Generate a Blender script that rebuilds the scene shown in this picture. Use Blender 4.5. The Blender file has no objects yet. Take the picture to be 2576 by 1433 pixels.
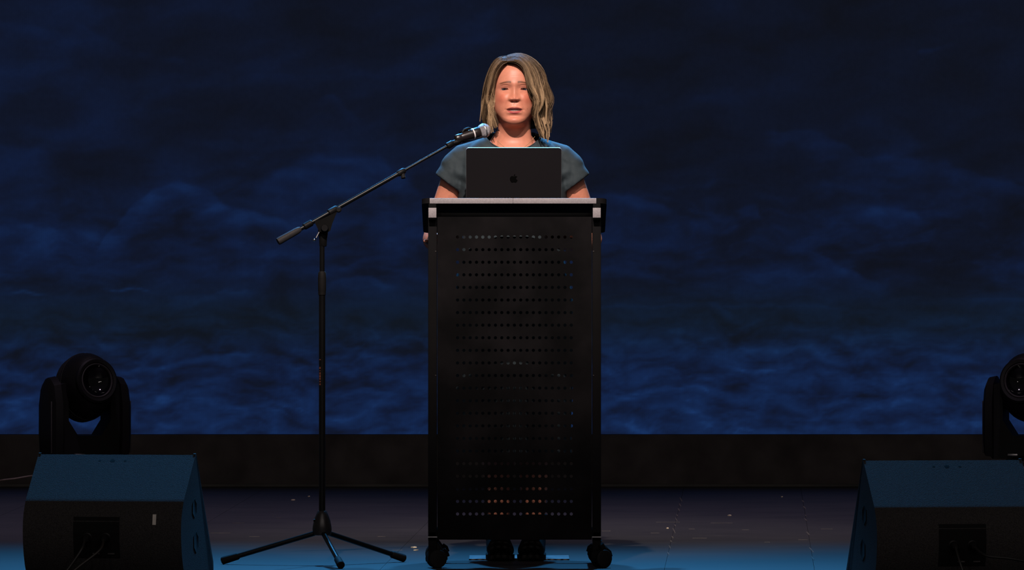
import bpy, bmesh, math, random
import numpy as np
from mathutils import Vector, Matrix

random.seed(7); rng = np.random.default_rng(7)
scene = bpy.context.scene
COL = scene.collection

# ------------------------------------------------------------------ camera, world, light
F_PX, CAM_Y, CAM_Z, HORIZON = 21600.0, -27.0, 1.16, 500.0
cam_d = bpy.data.cameras.new('camera'); cam = bpy.data.objects.new('camera', cam_d); COL.objects.link(cam)
cam.location = (0, CAM_Y, CAM_Z); cam.rotation_euler = (math.pi/2, 0, 0)
cam_d.sensor_width = 36.0; cam_d.lens = F_PX/2576*36.0
cam_d.shift_y = -(716.5-HORIZON)/2576
cam_d.clip_start = 0.5; cam_d.clip_end = 200
scene.camera = cam
vs = scene.view_settings
vs.view_transform = 'Standard'; vs.look = 'None'; vs.exposure = 0.0; vs.gamma = 1.0; vs.use_curve_mapping = False

world = bpy.data.worlds.new('world'); scene.world = world; world.use_nodes = True
bg = world.node_tree.nodes['Background']; bg.inputs[0].default_value = (1.0, 0.93, 0.94, 1); bg.inputs[1].default_value = 0.03

def spot(name, loc, target, energy, color, angle, blend=0.6, radius=0.08):
    d = bpy.data.lights.new(name, 'SPOT'); o = bpy.data.objects.new(name, d); COL.objects.link(o)
    d.energy = energy; d.color = color; d.spot_size = math.radians(angle); d.spot_blend = blend; d.shadow_soft_size = radius
    o.location = loc
    o.rotation_euler = (Vector(target)-Vector(loc)).to_track_quat('-Z', 'Y').to_euler()
    return o
# warm front-of-house profile spots, from above and in front of the stage
spot('front_spot', (-0.9, -8.9, 9.4), (0.0, 0.65, 1.34), 8600, (1.0, 0.84, 0.76), 12.0, 0.9, 0.10)
spot('front_spot', (1.5, -8.8, 9.4), (0.0, 0.65, 1.34), 1300, (1.0, 0.84, 0.77), 12.0, 0.9, 0.10)
# added lavender fill spots that brighten the mid-stage floor
LAV = (0.92, 0.70, 1.0)
spot('floor_fill', (-1.9, 3.9, 7.0), (-1.7, 4.2, 0.0), 800, LAV, 50, 1.0, 0.12)
spot('floor_fill', (1.9, 3.9, 7.0), (1.7, 4.2, 0.0), 800, LAV, 50, 1.0, 0.12)
# blue back wash from the bar above the video wall
BLUE = (0.06, 0.40, 0.92)
spot('back_spot', (-1.25, 5.2, 7.4), (-1.1, -1.0, 0.0), 3500, BLUE, 37, 1.0, 0.12)
spot('back_spot', (1.25, 5.2, 7.4), (1.1, -1.0, 0.0), 2800, BLUE, 37, 1.0, 0.12)

spot('rim_spot', (-1.6, 6.9, 5.6), (-0.02, 0.65, 1.42), 2400, (0.10, 0.45, 1.0), 9, 0.8, 0.12)
spot('rim_spot', (1.9, 6.9, 5.6), (0.02, 0.65, 1.42), 3400, (0.10, 0.45, 1.0), 9, 0.8, 0.12)

# dim house lamps over the seats
for hx_, hy_, hz_, he_ in ((-4.6, -14.0, 7.0, 260), (-1.8, -15.5, 8.0, 300), (0.8, -16.0, 9.0, 300), (3.0, -15.0, 8.0, 260), (5.2, -14.0, 7.0, 240)):
    d_ = bpy.data.lights.new('house_lamp', 'POINT'); o_ = bpy.data.objects.new('house_lamp', d_); COL.objects.link(o_)
    d_.energy = he_; d_.color = (1.0, 0.88, 0.84); d_.shadow_soft_size = 0.35; o_.location = (hx_, hy_, hz_)

# ------------------------------------------------------------------ helpers
def S(Y): return F_PX/(Y-CAM_Y)
def P(px, py, Y):
    s = S(Y); return Vector(((px-1288)/s, Y, CAM_Z-(py-HORIZON)/s))
def lin(c):
    return tuple((v/255/12.92 if v/255 <= 0.04045 else ((v/255+0.055)/1.055)**2.4) for v in c)

class MB:
    """collects shapes into one mesh"""
    def __init__(self): self.v = []; self.f = []
    def add(self, vs, fs):
        o = len(self.v); self.v.extend([tuple(p) for p in vs]); self.f.extend([tuple(i+o for i in f) for f in fs]); return self
    def box(self, c, s, rot=None, r=0.0, seg=2):
        bm = bmesh.new(); bmesh.ops.create_cube(bm, size=1.0)
        bmesh.ops.scale(bm, vec=s, verts=bm.verts)
        if r > 0: bmesh.ops.bevel(bm, geom=list(bm.edges)+list(bm.verts), offset=r, segments=seg, profile=0.5, affect='EDGES')
        M = Matrix.Translation(c)
        if rot is not None: M = M @ rot
        return self.bm(bm, M)
    def bm(self, bm, M=Matrix()):
        bm.verts.ensure_lookup_table(); bm.verts.index_update()
        self.add([M @ v.co for v in bm.verts], [[v.index for v in f.verts] for f in bm.faces]); bm.free(); return self
    def tube(self, pts, rad, n=12, caps=True, sx=1.0):
        pts = [Vector(p) for p in pts]; m = len(pts)
        if not hasattr(rad, '__len__'): rad = [rad]*m
        vs = []; fs = []; prev = None
        for i, p in enumerate(pts):
            a = pts[max(0, i-1)]; b = pts[min(m-1, i+1)]; t = (b-a)
            if t.length < 1e-9: t = Vector((0, 0, 1))
            t.normalize()
            if prev is None:
                ref = Vector((0, 0, 1)) if abs(t.z) < 0.9 else Vector((0, 1, 0))
                u = t.cross(ref).normalized()
            else:
                u = (prev - t*prev.dot(t)).normalized()
            prev = u; w = t.cross(u)
            for k in range(n):
                a_ = 2*math.pi*k/n
                vs.append(p + (u*math.cos(a_)*sx + w*math.sin(a_))*rad[i])
        for i in range(m-1):
            for k in range(n):
                fs.append((i*n+k, i*n+(k+1) % n, (i+1)*n+(k+1) % n, (i+1)*n+k))
        if caps:
            fs.append(tuple(range(n-1, -1, -1))); fs.append(tuple((m-1)*n+k for k in range(n)))
        return self.add(vs, fs)
    def lathe(self, prof, M=Matrix(), n=32, sx=1.0, sy=1.0, ring=False):
        """prof: (radius, height) list about local Z"""
        vs = []; fs = []; m = len(prof)
        for r, h in prof:
            for k in range(n):
                a = 2*math.pi*k/n; vs.append(M @ Vector((r*math.cos(a)*sx, r*math.sin(a)*sy, h)))
        for i in range(m-1):
            for k in range(n):
                fs.append((i*n+k, i*n+(k+1) % n, (i+1)*n+(k+1) % n, (i+1)*n+k))
        if ring:
            for k in range(n): fs.append(((m-1)*n+k, (m-1)*n+(k+1) % n, (k+1) % n, k))
        else:
            fs.append(tuple(range(n-1, -1, -1))); fs.append(tuple((m-1)*n+k for k in range(n)))
        return self.add(vs, fs)
    def prism(self, poly, h0, h1, fn):
        """poly: 2D outline; fn(a,b,h) -> point; extruded from h0 to h1"""
        n = len(poly); vs = [fn(a, b, h0) for a, b in poly]+[fn(a, b, h1) for a, b in poly]
        fs = [tuple(range(n-1, -1, -1)), tuple(range(n, 2*n))]
        for k in range(n): fs.append((k, (k+1) % n, n+(k+1) % n, n+k))
        return self.add(vs, fs)
    def limb(self, pts, rad, n=14):
        """tapered capsule chain with round ends"""
        pts = [Vector(p) for p in pts]; P0 = []; R0 = []
        d = (pts[0]-pts[1]).normalized()
        for a in (88, 65, 40, 18):
            P0.append(pts[0]+d*rad[0]*math.sin(math.radians(a))); R0.append(rad[0]*math.cos(math.radians(a)))
        P0 += pts; R0 += list(rad)
        d = (pts[-1]-pts[-2]).normalized()
        for a in (18, 40, 65, 88):
            P0.append(pts[-1]+d*rad[-1]*math.sin(math.radians(a))); R0.append(rad[-1]*math.cos(math.radians(a)))
        return self.tube(P0, R0, n)
    def build(self, name, mat, parent=None, smooth=35, origin=None):
        return mk(name, self.v, self.f, mat, parent, smooth)

def mk(name, v, f, mat, parent=None, smooth=35):
    me = bpy.data.meshes.new(name); me.from_pydata([tuple(p) for p in v], [], [tuple(q) for q in f]); 
    bm = bmesh.new(); bm.from_mesh(me); bmesh.ops.recalc_face_normals(bm, faces=bm.faces); bm.to_mesh(me); bm.free()
    if smooth is not None:
        me.polygons.foreach_set('use_smooth', [True]*len(me.polygons))
        me.set_sharp_from_angle(angle=math.radians(smooth))
    me.materials.append(mat)
    o = bpy.data.objects.new(name, me); COL.objects.link(o)
    if parent is not None:
        o.parent = parent; o.matrix_parent_inverse = parent.matrix_world.inverted() if False else Matrix.Translation(parent.location).inverted()
    return o
def thing(name, label, cat, loc=(0, 0, 0), group=None):
    o = bpy.data.objects.new(name, None); COL.objects.link(o); o.location = loc; o.empty_display_size = 0.1
    return tag(o, label, cat, group)
def tag(o, label=None, cat=None, group=None, kind=None):
    if label: o['label'] = label
    if cat: o['category'] = cat
    if group: o['group'] = group
    if kind: o['kind'] = kind
    return o

def mat(name, color, rough=0.5, metal=0.0, spec=0.5, bump=None, var=None, coat=0.0, aniso=0.0, sheen=0.0):
    """principled material; var = (scale, amount) colour mottling; bump = (scale, strength) fine relief"""
    m = bpy.data.materials.new(name); m.use_nodes = True; nt = m.node_tree; b = nt.nodes['Principled BSDF']
    b.inputs['Base Color'].default_value = (*color, 1); b.inputs['Roughness'].default_value = rough
    b.inputs['Metallic'].default_value = metal; b.inputs['Specular IOR Level'].default_value = spec
    b.inputs['Coat Weight'].default_value = coat; b.inputs['Sheen Weight'].default_value = sheen
    tc = nt.nodes.new('ShaderNodeTexCoord')
    if var:
        n = nt.nodes.new('ShaderNodeTexNoise'); n.inputs['Scale'].default_value = var[0]; n.inputs['Detail'].default_value = 5
        nt.links.new(tc.outputs['Object'], n.inputs['Vector'])
        r = nt.nodes.new('ShaderNodeValToRGB'); a = var[1]
        r.color_ramp.elements[0].position = 0.3; r.color_ramp.elements[1].position = 0.7
        r.color_ramp.elements[0].color = (*[c*(1-a) for c in color], 1); r.color_ramp.elements[1].color = (*[min(1, c*(1+a)) for c in color], 1)
        nt.links.new(n.outputs['Fac'], r.inputs['Fac']); nt.links.new(r.outputs['Color'], b.inputs['Base Color'])
    if bump:
        n2 = nt.nodes.new('ShaderNodeTexNoise'); n2.inputs['Scale'].default_value = bump[0]; n2.inputs['Detail'].default_value = 3
        nt.links.new(tc.outputs['Object'], n2.inputs['Vector'])
        bp = nt.nodes.new('ShaderNodeBump'); bp.inputs['Strength'].default_value = bump[1]; bp.inputs['Distance'].default_value = 0.002
        nt.links.new(n2.outputs['Fac'], bp.inputs['Height']); nt.links.new(bp.outputs['Normal'], b.inputs['Normal'])
    return m

M_black = mat('black_powder_coat', (0.0060, 0.0056, 0.0060), 0.7, spec=0.04, bump=(900, 0.05), var=(6, 0.15))
M_plastic = mat('black_plastic', (0.0045, 0.0043, 0.0045), 0.5, spec=0.14, var=(20, 0.2))
M_rubber = mat('black_rubber', (0.007, 0.0065, 0.0065), 0.7, spec=0.15, var=(30, 0.2))
M_tube = mat('black_tube', (0.0042, 0.0042, 0.0045), 0.3, spec=0.25, var=(12, 0.15))
M_grip = mat('grey_rubber_grip', (0.028, 0.025, 0.025), 0.6, spec=0.2, var=(60, 0.2))
M_grey = mat('grey_laminate', (0.26, 0.235, 0.245), 0.6, bump=(700, 0.15), var=(200, 0.14))
M_chrome = mat('chrome', (0.75, 0.75, 0.78), 0.12, metal=1.0, var=(40, 0.05))
M_steel = mat('dull_steel', (0.35, 0.34, 0.34), 0.4, metal=1.0, var=(60, 0.1))
M_cab = mat('textured_cabinet_paint', (0.022, 0.020, 0.0195), 0.75, spec=0.10, bump=(420, 0.9), var=(300, 0.45))
M_dark = mat('dark_recess', (0.003, 0.003, 0.003), 0.8, spec=0.1, var=(10, 0.1))
M_skirt = mat('black_stage_drape', (0.05, 0.043, 0.042), 0.9, spec=0.1, var=(9, 0.3))
M_lid = mat('space_grey_aluminium', (0.022, 0.0195, 0.022), 0.42, metal=0.35, spec=0.3, var=(3, 0.08))
M_lidedge = mat('bare_aluminium_edge', (0.42, 0.40, 0.42), 0.4, metal=0.3, var=(30, 0.05))
M_gloss = mat('glossy_black', (0.003, 0.003, 0.003), 0.25, spec=0.3, var=(30, 0.1))
M_key = mat('keyboard_keys', (0.012, 0.012, 0.013), 0.5, var=(30, 0.1))
M_tape = mat('pale_tape', (0.35, 0.32, 0.28), 0.7, var=(80, 0.15))
M_cable = mat('black_cable', (0.006, 0.0055, 0.005), 0.5, spec=0.2, var=(60, 0.2))
M_cable_tan = mat('tan_cable', (0.16, 0.12, 0.10), 0.6, var=(50, 0.5))
M_yellow = mat('yellow_cable_tape', (0.30, 0.16, 0.02), 0.6, var=(60, 0.2))
M_orange = mat('orange_print', (0.16, 0.045, 0.025), 0.6, var=(90, 0.3))
M_scrap = mat('cream_paper_scrap', (0.5, 0.42, 0.28), 0.8, var=(200, 0.3))
M_board = mat('pale_board', (0.17, 0.18, 0.19), 0.5, var=(20, 0.15))
M_wall = mat('black_wall_paint', (0.006, 0.006, 0.007), 0.9, spec=0.1, var=(2, 0.2))

# ------------------------------------------------------------------ noise in numpy
def perlin(x, y, seed):
    r = np.random.default_rng(seed); G = r.normal(size=(256, 2)); G /= np.linalg.norm(G, axis=1)[:, None]; Pm = r.permutation(256)
    xi = np.floor(x).astype(int); yi = np.floor(y).astype(int); fx = x-xi; fy = y-yi
    def g(ix, iy, dx, dy):
        h = Pm[(Pm[ix & 255]+iy) & 255]; return G[h, 0]*dx+G[h, 1]*dy
    u = fx**3*(fx*(fx*6-15)+10); v = fy**3*(fy*(fy*6-15)+10)
    a = g(xi, yi, fx, fy)*(1-u)+g(xi+1, yi, fx-1, fy)*u
    b = g(xi, yi+1, fx, fy-1)*(1-u)+g(xi+1, yi+1, fx-1, fy-1)*u
    return (a*(1-v)+b*v)*1.5
def fbm(x, y, seed, o=4, g=0.5):
    t = 0; a = 1
    for i in range(o): t = t+a*perlin(x*2**i+7.3*i, y*2**i-3.1*i, seed+i); a *= g
    return t

# ------------------------------------------------------------------ setting: floor, wall
def floor_material():
    m = bpy.data.materials.new('painted_stage_floor'); m.use_nodes = True; nt = m.node_tree; b = nt.nodes['Principled BSDF']
    N = nt.nodes; L = nt.links
    geo = N.new('ShaderNodeNewGeometry')
    n1 = N.new('ShaderNodeTexNoise'); n1.inputs['Scale'].default_value = 2.2; n1.inputs['Detail'].default_value = 8; n1.inputs['Roughness'].default_value = 0.62
    L.new(geo.outputs['Position'], n1.inputs['Vector'])
    mp = N.new('ShaderNodeMapping'); mp.inputs['Scale'].default_value = (1.2, 9.0, 1.0); L.new(geo.outputs['Position'], mp.inputs['Vector'])
    n2 = N.new('ShaderNodeTexNoise'); n2.inputs['Scale'].default_value = 3.0; n2.inputs['Detail'].default_value = 6; L.new(mp.outputs['Vector'], n2.inputs['Vector'])
    mx = N.new('ShaderNodeMath'); mx.operation = 'ADD'; L.new(n1.outputs['Fac'], mx.inputs[0]); L.new(n2.outputs['Fac'], mx.inputs[1])
    r = N.new('ShaderNodeValToRGB'); e = r.color_ramp.elements
    e[0].position = 0.36; e[0].color = (0.009, 0.0098, 0.0115, 1); e[1].position = 0.66; e[1].color = (0.021, 0.0212, 0.0225, 1)
    hf = N.new('ShaderNodeMath'); hf.operation = 'MULTIPLY'; hf.inputs[1].default_value = 0.5; L.new(mx.outputs[0], hf.inputs[0]); L.new(hf.outputs[0], r.inputs['Fac'])
    # pale scuffs
    mp2 = N.new('ShaderNodeMapping'); mp2.inputs['Scale'].default_value = (2.2, 6.0, 1.0); L.new(geo.outputs['Position'], mp2.inputs['Vector'])
    n3 = N.new('ShaderNodeTexNoise'); n3.inputs['Scale'].default_value = 5.5; n3.inputs['Detail'].default_value = 3; L.new(mp2.outputs['Vector'], n3.inputs['Vector'])
    r3 = N.new('ShaderNodeValToRGB'); e3 = r3.color_ramp.elements; e3[0].position = 0.69; e3[0].color = (0, 0, 0, 1); e3[1].position = 0.78; e3[1].color = (0.5, 0.5, 0.5, 1)
    L.new(n3.outputs['Fac'], r3.inputs['Fac'])
    mix = N.new('ShaderNodeMix'); mix.data_type = 'RGBA'; L.new(r3.outputs['Color'], mix.inputs['Factor'])
    L.new(r.outputs['Color'], mix.inputs['A']); mix.inputs['B'].default_value = (0.085, 0.078, 0.07, 1)
    L.new(mix.outputs['Result'], b.inputs['Base Color'])
    b.inputs['Roughness'].default_value = 0.5; b.inputs['Specular IOR Level'].default_value = 0.45
    return m
M_floor = floor_material()
M_seam = mat('worn_seam', (0.045, 0.041, 0.035), 0.7, var=(40, 0.4))
fl = MB().box((0, 1.5, -0.06), (9.0, 14.0, 0.08)).build('floor', mat('floor_underlay', (0.015, 0.015, 0.016), 0.8, var=(5, 0.2)), smooth=None)
tag(fl, 'dark painted stage floor of butted sheets with pale scuffs', None, kind='structure')
xe = [-4.4, -3.2, -2.0, -1.2, -0.41, 0.48, 0.95, 2.1, 3.3, 4.4]
ye = [-5.4, -3.0, -0.6, 1.84, 4.28, 6.72, 8.4]
SK = 0.028
for i in range(len(xe)-1):
    for j in range(len(ye)-1):
        g = 0.0005
        pts = [(xe[i]+g, ye[j]+g), (xe[i+1]-g, ye[j]+g), (xe[i+1]-g, ye[j+1]-g), (xe[i]+g, ye[j+1]-g)]
        MB().prism(pts, -0.02, 0.0, lambda a, b, h: (a+SK*b, b, h)).build('floor_sheet', M_floor, fl, None)
# worn dashes along two sheet seams
for x0, y0, y1 in ((0.48, 1.0, 6.0), (0.95, 0.6, 6.2)):
    mb = MB(); y = y0
    while y < y1:
        ln = random.uniform(0.10, 0.42)
        if random.random() < 0.75:
            mb.box((x0+SK*(y+ln/2)+random.uniform(-.002, .002), y+ln/2, 0.0004), (random.uniform(0.003, 0.006), ln, 0.0008))
        y += ln+random.uniform(0.15, 0.5)
    mb.build('seam_wear', M_seam, fl, None)
mb = MB()
for px, py, w in ((1680, 1313, 60), (1815, 1315, 55), (1525, 1335, 22), (1648, 1340, 22), (1740, 1330, 15), (1875, 1332, 18), (1760, 1353, 36), (2080, 1330, 30), (2020, 1357, 24), (1930, 1363, 14),
                  (555, 1340, 50), (640, 1349, 26), (960, 1349, 20), (700, 1302, 14), (1000, 1383, 26), (600, 1315, 30)):
    s = CAM_Z*0+(py-HORIZON)/CAM_Z; Y = F_PX/s+CAM_Y
    mb.box(((px-1288)/s, Y, 0.0004), (w/s, 0.022, 0.0008))
mb.build('scuff', M_seam, fl, None)

wb = MB().box((0, 8.25, 1.9), (9.0, 0.1, 3.9)).build('wall_back', M_wall, smooth=None)
tag(wb, 'black back wall behind the video wall', None, kind='structure')

# ------------------------------------------------------------------ video wall with its picture
YS = 7.62; sS = S(YS)
def ramp(b):
    ks = np.array([0, 0.18, 0.36, 0.6, 0.85, 1.2])
    cs = np.array([lin(c) for c in ((13, 16, 25), (14, 20, 37), (15, 27, 56), (18, 38, 77), (26, 57, 108), (42, 88, 148))])
    return np.stack([np.interp(b, ks, cs[:, k]) for k in range(3)], -1)
def picture(px, py):
    """brightness of the night seascape shown on the wall, in screen picture units"""
    wx = px+40*fbm(px/260, py/200, 11, 3); wy = py+26*fbm(px/240, py/180, 21, 3)
    base = np.interp(py, [-900, 0, 250, 480, 620, 800, 880, 980, 1090], [0.13, 0.165, 0.175, 0.225, 0.26, 0.255, 0.325, 0.41, 0.48])
    base = base+np.interp(px, [0, 900, 1500, 2600], [0.035, 0.0, -0.055, -0.05])*np.interp(py, [500, 800], [1, 0])+0.06*np.clip((px-1350)/300, 0, 1)*np.exp(-((py-960)/110)**2)
    low = 1/(1+np.exp(-(py-820)/35)); mid = np.exp(-((py-620)/170)**2)
    rocks = fbm(wx/330+0.35*wy/190, wy/150, 31, 4, 0.5)
    fine = fbm(wx/130, wy/44, 41, 3, 0.5)
    waves = fbm(wx/112, wy/36, 51, 4, 0.55)
    crest = np.clip(1-np.abs(fbm(wx/130, wy/36, 61, 3))*3.2, 0, 1)**2
    calm = 1-0.6*np.exp(-((py-800)/60)**2)
    b = base + calm*(1-low)*(0.13*rocks+0.05*fine*np.interp(py, [200, 560], [0.35, 1])) + calm*mid*(0.07*fine+0.05*crest) + low*(0.23*waves+0.06*crest-0.03)
    def stroke(pts, amp, wa, wb, soft=30):
        nonlocal b
        xs = [p[0] for p in pts]; ysn = [p[1] for p in pts]
        wxx = px+12*perlin(px/60, py/40, 71); yl = np.interp(wxx, xs, ysn)+7*perlin(px/45, py/60, 81)
        d = py-yl; g = np.where(d < 0, np.exp(-(d/wa)**2), np.exp(-(d/wb)**2))
        e = 1/(1+np.exp(-(px-xs[0])/soft*3))*1/(1+np.exp((px-xs[-1])/soft*3))
        b = b+amp*g*e*(0.75+0.5*perlin(px/70, py/25, 91))
    stroke([(240, 650), (270, 600), (330, 530), (390, 482), (450, 460), (520, 480), (560, 515), (620, 545)], 0.20, 8, 60)
    stroke([(640, 480), (720, 430), (800, 398), (880, 408), (950, 400), (1010, 450), (1080, 510)], 0.15, 14, 90)
    stroke([(480, 548), (560, 512), (640, 540), (730, 565)], 0.15, 6, 22)
    stroke([(-200, 560), (0, 570), (60, 566), (120, 577), (250, 592)], 0.17, 9, 60)
    stroke([(-80, 738), (0, 737), (60, 735), (112, 739)], 0.24, 4, 4, 14)
    stroke([(262, 729), (320, 727), (375, 730)], 0.28, 3, 3, 14)
    stroke([(430, 752), (500, 746), (560, 736), (640, 734)], 0.16, 5, 20)
    stroke([(840, 684), (900, 660), (960, 642)], 0.17, 5, 10); stroke([(830, 712), (900, 694), (1000, 722)], 0.15, 5, 14)
    stroke([(600, 640), (700, 632), (800, 650), (840, 660)], 0.10, 20, 30)
    stroke([(-60, 368), (0, 372), (70, 376), (135, 392)], 0.10, 10, 40)
    stroke([(180, 58), (230, 84), (330, 130), (430, 150), (470, 160)], 0.07, 8, 26); stroke([(-50, 50), (0, 58), (90, 70), (195, 102)], 0.06, 8, 24)
    stroke([(808, 250), (838, 240), (872, 275), (900, 300)], 0.12, 6, 26)
    stroke([(1925, 340), (2000, 326), (2060, 340), (2110, 364), (2170, 398), (2260, 402), (2380, 415), (2480, 445), (2576, 470), (2800, 520)], 0.13, 7, 45)
    stroke([(1500, 488), (1600, 497), (1700, 530), (1800, 541), (1900, 522), (1918, 548)], 0.17, 6, 60)
    stroke([(2180, 532), (2230, 521), (2290, 534), (2335, 562)], 0.16, 5, 22)
    stroke([(2045, 632), (2100, 664), (2150, 690), (2215, 716)], 0.16, 5, 26); stroke([(2040, 610), (2090, 618), (2150, 645)], -0.10, 8, 14)
    stroke([(2130, 636), (2200, 621), (2290, 602)], 0.10, 5, 14)
    stroke([(1500, 771), (1800, 768), (2000, 770), (2135, 773)], 0.10, 4, 4); stroke([(2440, 756), (2520, 750), (2640, 758)], 0.15, 4, 8)
    stroke([(2308, 136), (2350, 122), (2398, 108)], 0.14, 5, 9, 12)
    stroke([(300, 934), (400, 925), (480, 906), (560, 890), (625, 891)], 0.22, 5, 10)
    stroke([(1780, 766), (1805, 764), (1840, 790)], 0.14, 4, 14, 12)
    stroke([(1512, 858), (1700, 862), (1900, 880), (2200, 870), (2560, 880)], 0.12, 8, 40)
    stroke([(1820, 918), (1880, 928), (1960, 940)], 0.18, 4, 7); stroke([(1500, 940), (1560, 935), (1620, 945)], 0.16, 20, 26)
    stroke([(1512, 1062), (1700, 1066), (1810, 1060), (1900, 1074), (2400, 1066)], 0.12, 6, 22)
    stroke([(0, 995), (100, 1000), (180, 1004)], 0.12, 10, 40); stroke([(330, 1010), (500, 1000), (640, 1040), (760, 1015), (1000, 1040)], 0.10, 8, 40)
    stroke([(860, 990), (920, 975), (1010, 982)], 0.12, 5, 16); stroke([(880, 930), (960, 900), (1040, 890)], 0.10, 6, 20)
    b = b-0.10*np.exp(-((px-430)/110)**2-((py-310)/60)**2)-0.07*np.exp(-((px-2250)/200)**2-((py-620)/60)**2)
    return np.clip(b, 0.0, 1.3)
x0s, x1s, z0s, z1s = -3.3, 3.3, 0.2117, 3.4
step = 5.0/sS; nx = int((x1s-x0s)/step)+1; nz = int((z1s-z0s)/step)+1
gx, gz = np.meshgrid(np.linspace(x0s, x1s, nx), np.linspace(z0s, z1s, nz))
cpx = gx*sS+1288; cpy = HORIZON+(CAM_Z-gz)*sS
rgb = ramp(picture(cpx, cpy)); teal = np.exp(-((cpy-800)/75)**2)[..., None]; rgb = rgb*(1+teal*(np.array([1.05, 1.14, 0.84])-1))
def grid_mesh(name, co, shape, attr=None, attr_name='picture'):
    h, w = shape; me = bpy.data.meshes.new(name); n = h*w
    idx = np.arange(n).reshape(h, w); q = np.stack([idx[:-1, :-1], idx[:-1, 1:], idx[1:, 1:], idx[1:, :-1]], -1).reshape(-1, 4)
    me.vertices.add(n); me.vertices.foreach_set('co', co.reshape(-1).astype(np.float32))
    me.loops.add(len(q)*4); me.polygons.add(len(q))
    me.loops.foreach_set('vertex_index', q.reshape(-1).astype(np.int32))
    me.polygons.foreach_set('loop_start', (np.arange(len(q))*4).astype(np.int32))
    me.update(calc_edges=True); me.validate()
    if attr is not None:
        a = me.attributes.new(attr_name, 'FLOAT_COLOR', 'POINT')
        a.data.foreach_set('color', np.concatenate([attr.reshape(-1, 3), np.ones((n, 1))], 1).astype(np.float32).reshape(-1))
    me.polygons.foreach_set('use_smooth', [True]*len(me.polygons))
    return me
def screen_material():
    m = bpy.data.materials.new('led_picture'); m.use_nodes = True; nt = m.node_tree; N = nt.nodes; L = nt.links
    b = N['Principled BSDF']; b.inputs['Base Color'].default_value = (0.004, 0.004, 0.005, 1); b.inputs['Roughness'].default_value = 0.8; b.inputs['Specular IOR Level'].default_value = 0.1
    at = N.new('ShaderNodeAttribute'); at.attribute_name = 'picture'
    tc = N.new('ShaderNodeTexCoord'); sp = N.new('ShaderNodeSeparateXYZ'); L.new(tc.outputs['Object'], sp.inputs[0])
    sc = N.new('ShaderNodeMath'); sc.operation = 'MULTIPLY'; sc.inputs[1].default_value = 2*math.pi/0.0085; L.new(sp.outputs['X'], sc.inputs[0])
    si = N.new('ShaderNodeMath'); si.operation = 'SINE'; L.new(sc.outputs[0], si.inputs[0])
    ns = N.new('ShaderNodeTexNoise'); ns.inputs['Scale'].default_value = 45; ns.inputs['Detail'].default_value = 3; L.new(tc.outputs['Object'], ns.inputs['Vector'])
    ma = N.new('ShaderNodeMath'); ma.operation = 'MULTIPLY_ADD'; ma.inputs[1].default_value = 0.02; ma.inputs[2].default_value = 0.875; L.new(si.outputs[0], ma.inputs[0])
    mb_ = N.new('ShaderNodeMath'); mb_.operation = 'MULTIPLY_ADD'; mb_.inputs[1].default_value = 0.25; L.new(ns.outputs['Fac'], mb_.inputs[0]); L.new(ma.outputs[0], mb_.inputs[2])
    L.new(at.outputs['Color'], b.inputs['Emission Color']); L.new(mb_.outputs[0], b.inputs['Emission Strength'])
    return m
vw = thing('video_wall', 'wide LED video wall showing a dark blue night seascape behind the speaker', 'screen', (0, YS, 0.2117))
me = grid_mesh('display_surface', np.stack([gx, np.zeros_like(gx), gz-z0s], -1), gx.shape, rgb)
me.materials.append(screen_material()); ds = bpy.data.objects.new('display_surface', me); COL.objects.link(ds); ds.parent = vw
MB().box((0, YS+0.06, (z0s+z1s)/2), (x1s-x0s, 0.11, z1s-z0s)).build('cabinet', M_dark, vw, None)
sk = thing('screen_plinth', 'low black draped plinth under the blue video wall', 'plinth', (0, YS, 0))
MB().box((0, YS+0.05, 0.105), (6.6, 0.14, 0.2105), r=0.004).build('drape', M_skirt, sk, None)
MB().box((0, YS-0.03, 0.006), (6.6, 0.03, 0.012), r=0.003).build('bottom_batten', mat('dusty_batten', (0.03, 0.026, 0.022), 0.7, var=(4, 0.6)), sk, None)

# ------------------------------------------------------------------ lectern
LX0, LX1 = P(1077, 0, 0).x, P(1512, 0, 0).x     # outer faces of the posts
PW = 22/800.0
lec = thing('lectern', 'tall black lectern on casters with a perforated metal front', 'lectern', ((LX0+LX1)/2, 0.2, 0))
zt = 1.1625; TILT = math.radians(10.4); TD = 0.53; TH = 0.0165
tx0, tx1 = P(1061, 0, 0).x, P(1526, 0, 0).x
RT = Matrix.Translation((0, -0.02, zt)) @ Matrix.Rotation(-TILT, 4, 'X')
rc = 0.024; poly = []
for k in range(7):
    a = math.pi+math.pi/2*k/6; poly.append((tx0+rc+rc*math.cos(a), rc+rc*math.sin(a)))
for k in range(7):
    a = 1.5*math.pi+math.pi/2*k/6; poly.append((tx1-rc+rc*math.cos(a), rc+rc*math.sin(a)))
for k in range(5):
    a = math.pi/2*k/4; poly.append((tx1-rc+rc*math.cos(a), TD-rc+rc*math.sin(a)))
for k in range(5):
    a = math.pi/2+math.pi/2*k/4; poly.append((tx0+rc+rc*math.cos(a), TD-rc+rc*math.sin(a)))
MB().prism(poly, -TH, 0, lambda a, b, h: RT @ Vector((a, b, h))).build('desk_top', M_black, lec)
ex0, ex1 = P(1081, 0, 0).x, P(1500, 0, 0).x
for a, b in ((ex0, (ex0+ex1)/2-0.0002), ((ex0+ex1)/2+0.0002, ex1)):
    st = MB().box(((a+b)/2, -0.0235, zt-TH/2-0.0004), (b-a, 0.006, TH+0.0008), r=0.001).build('edge_strip', M_grey, lec)
    st['label'] = 'light grey laminate strip along the front edge'
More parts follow.
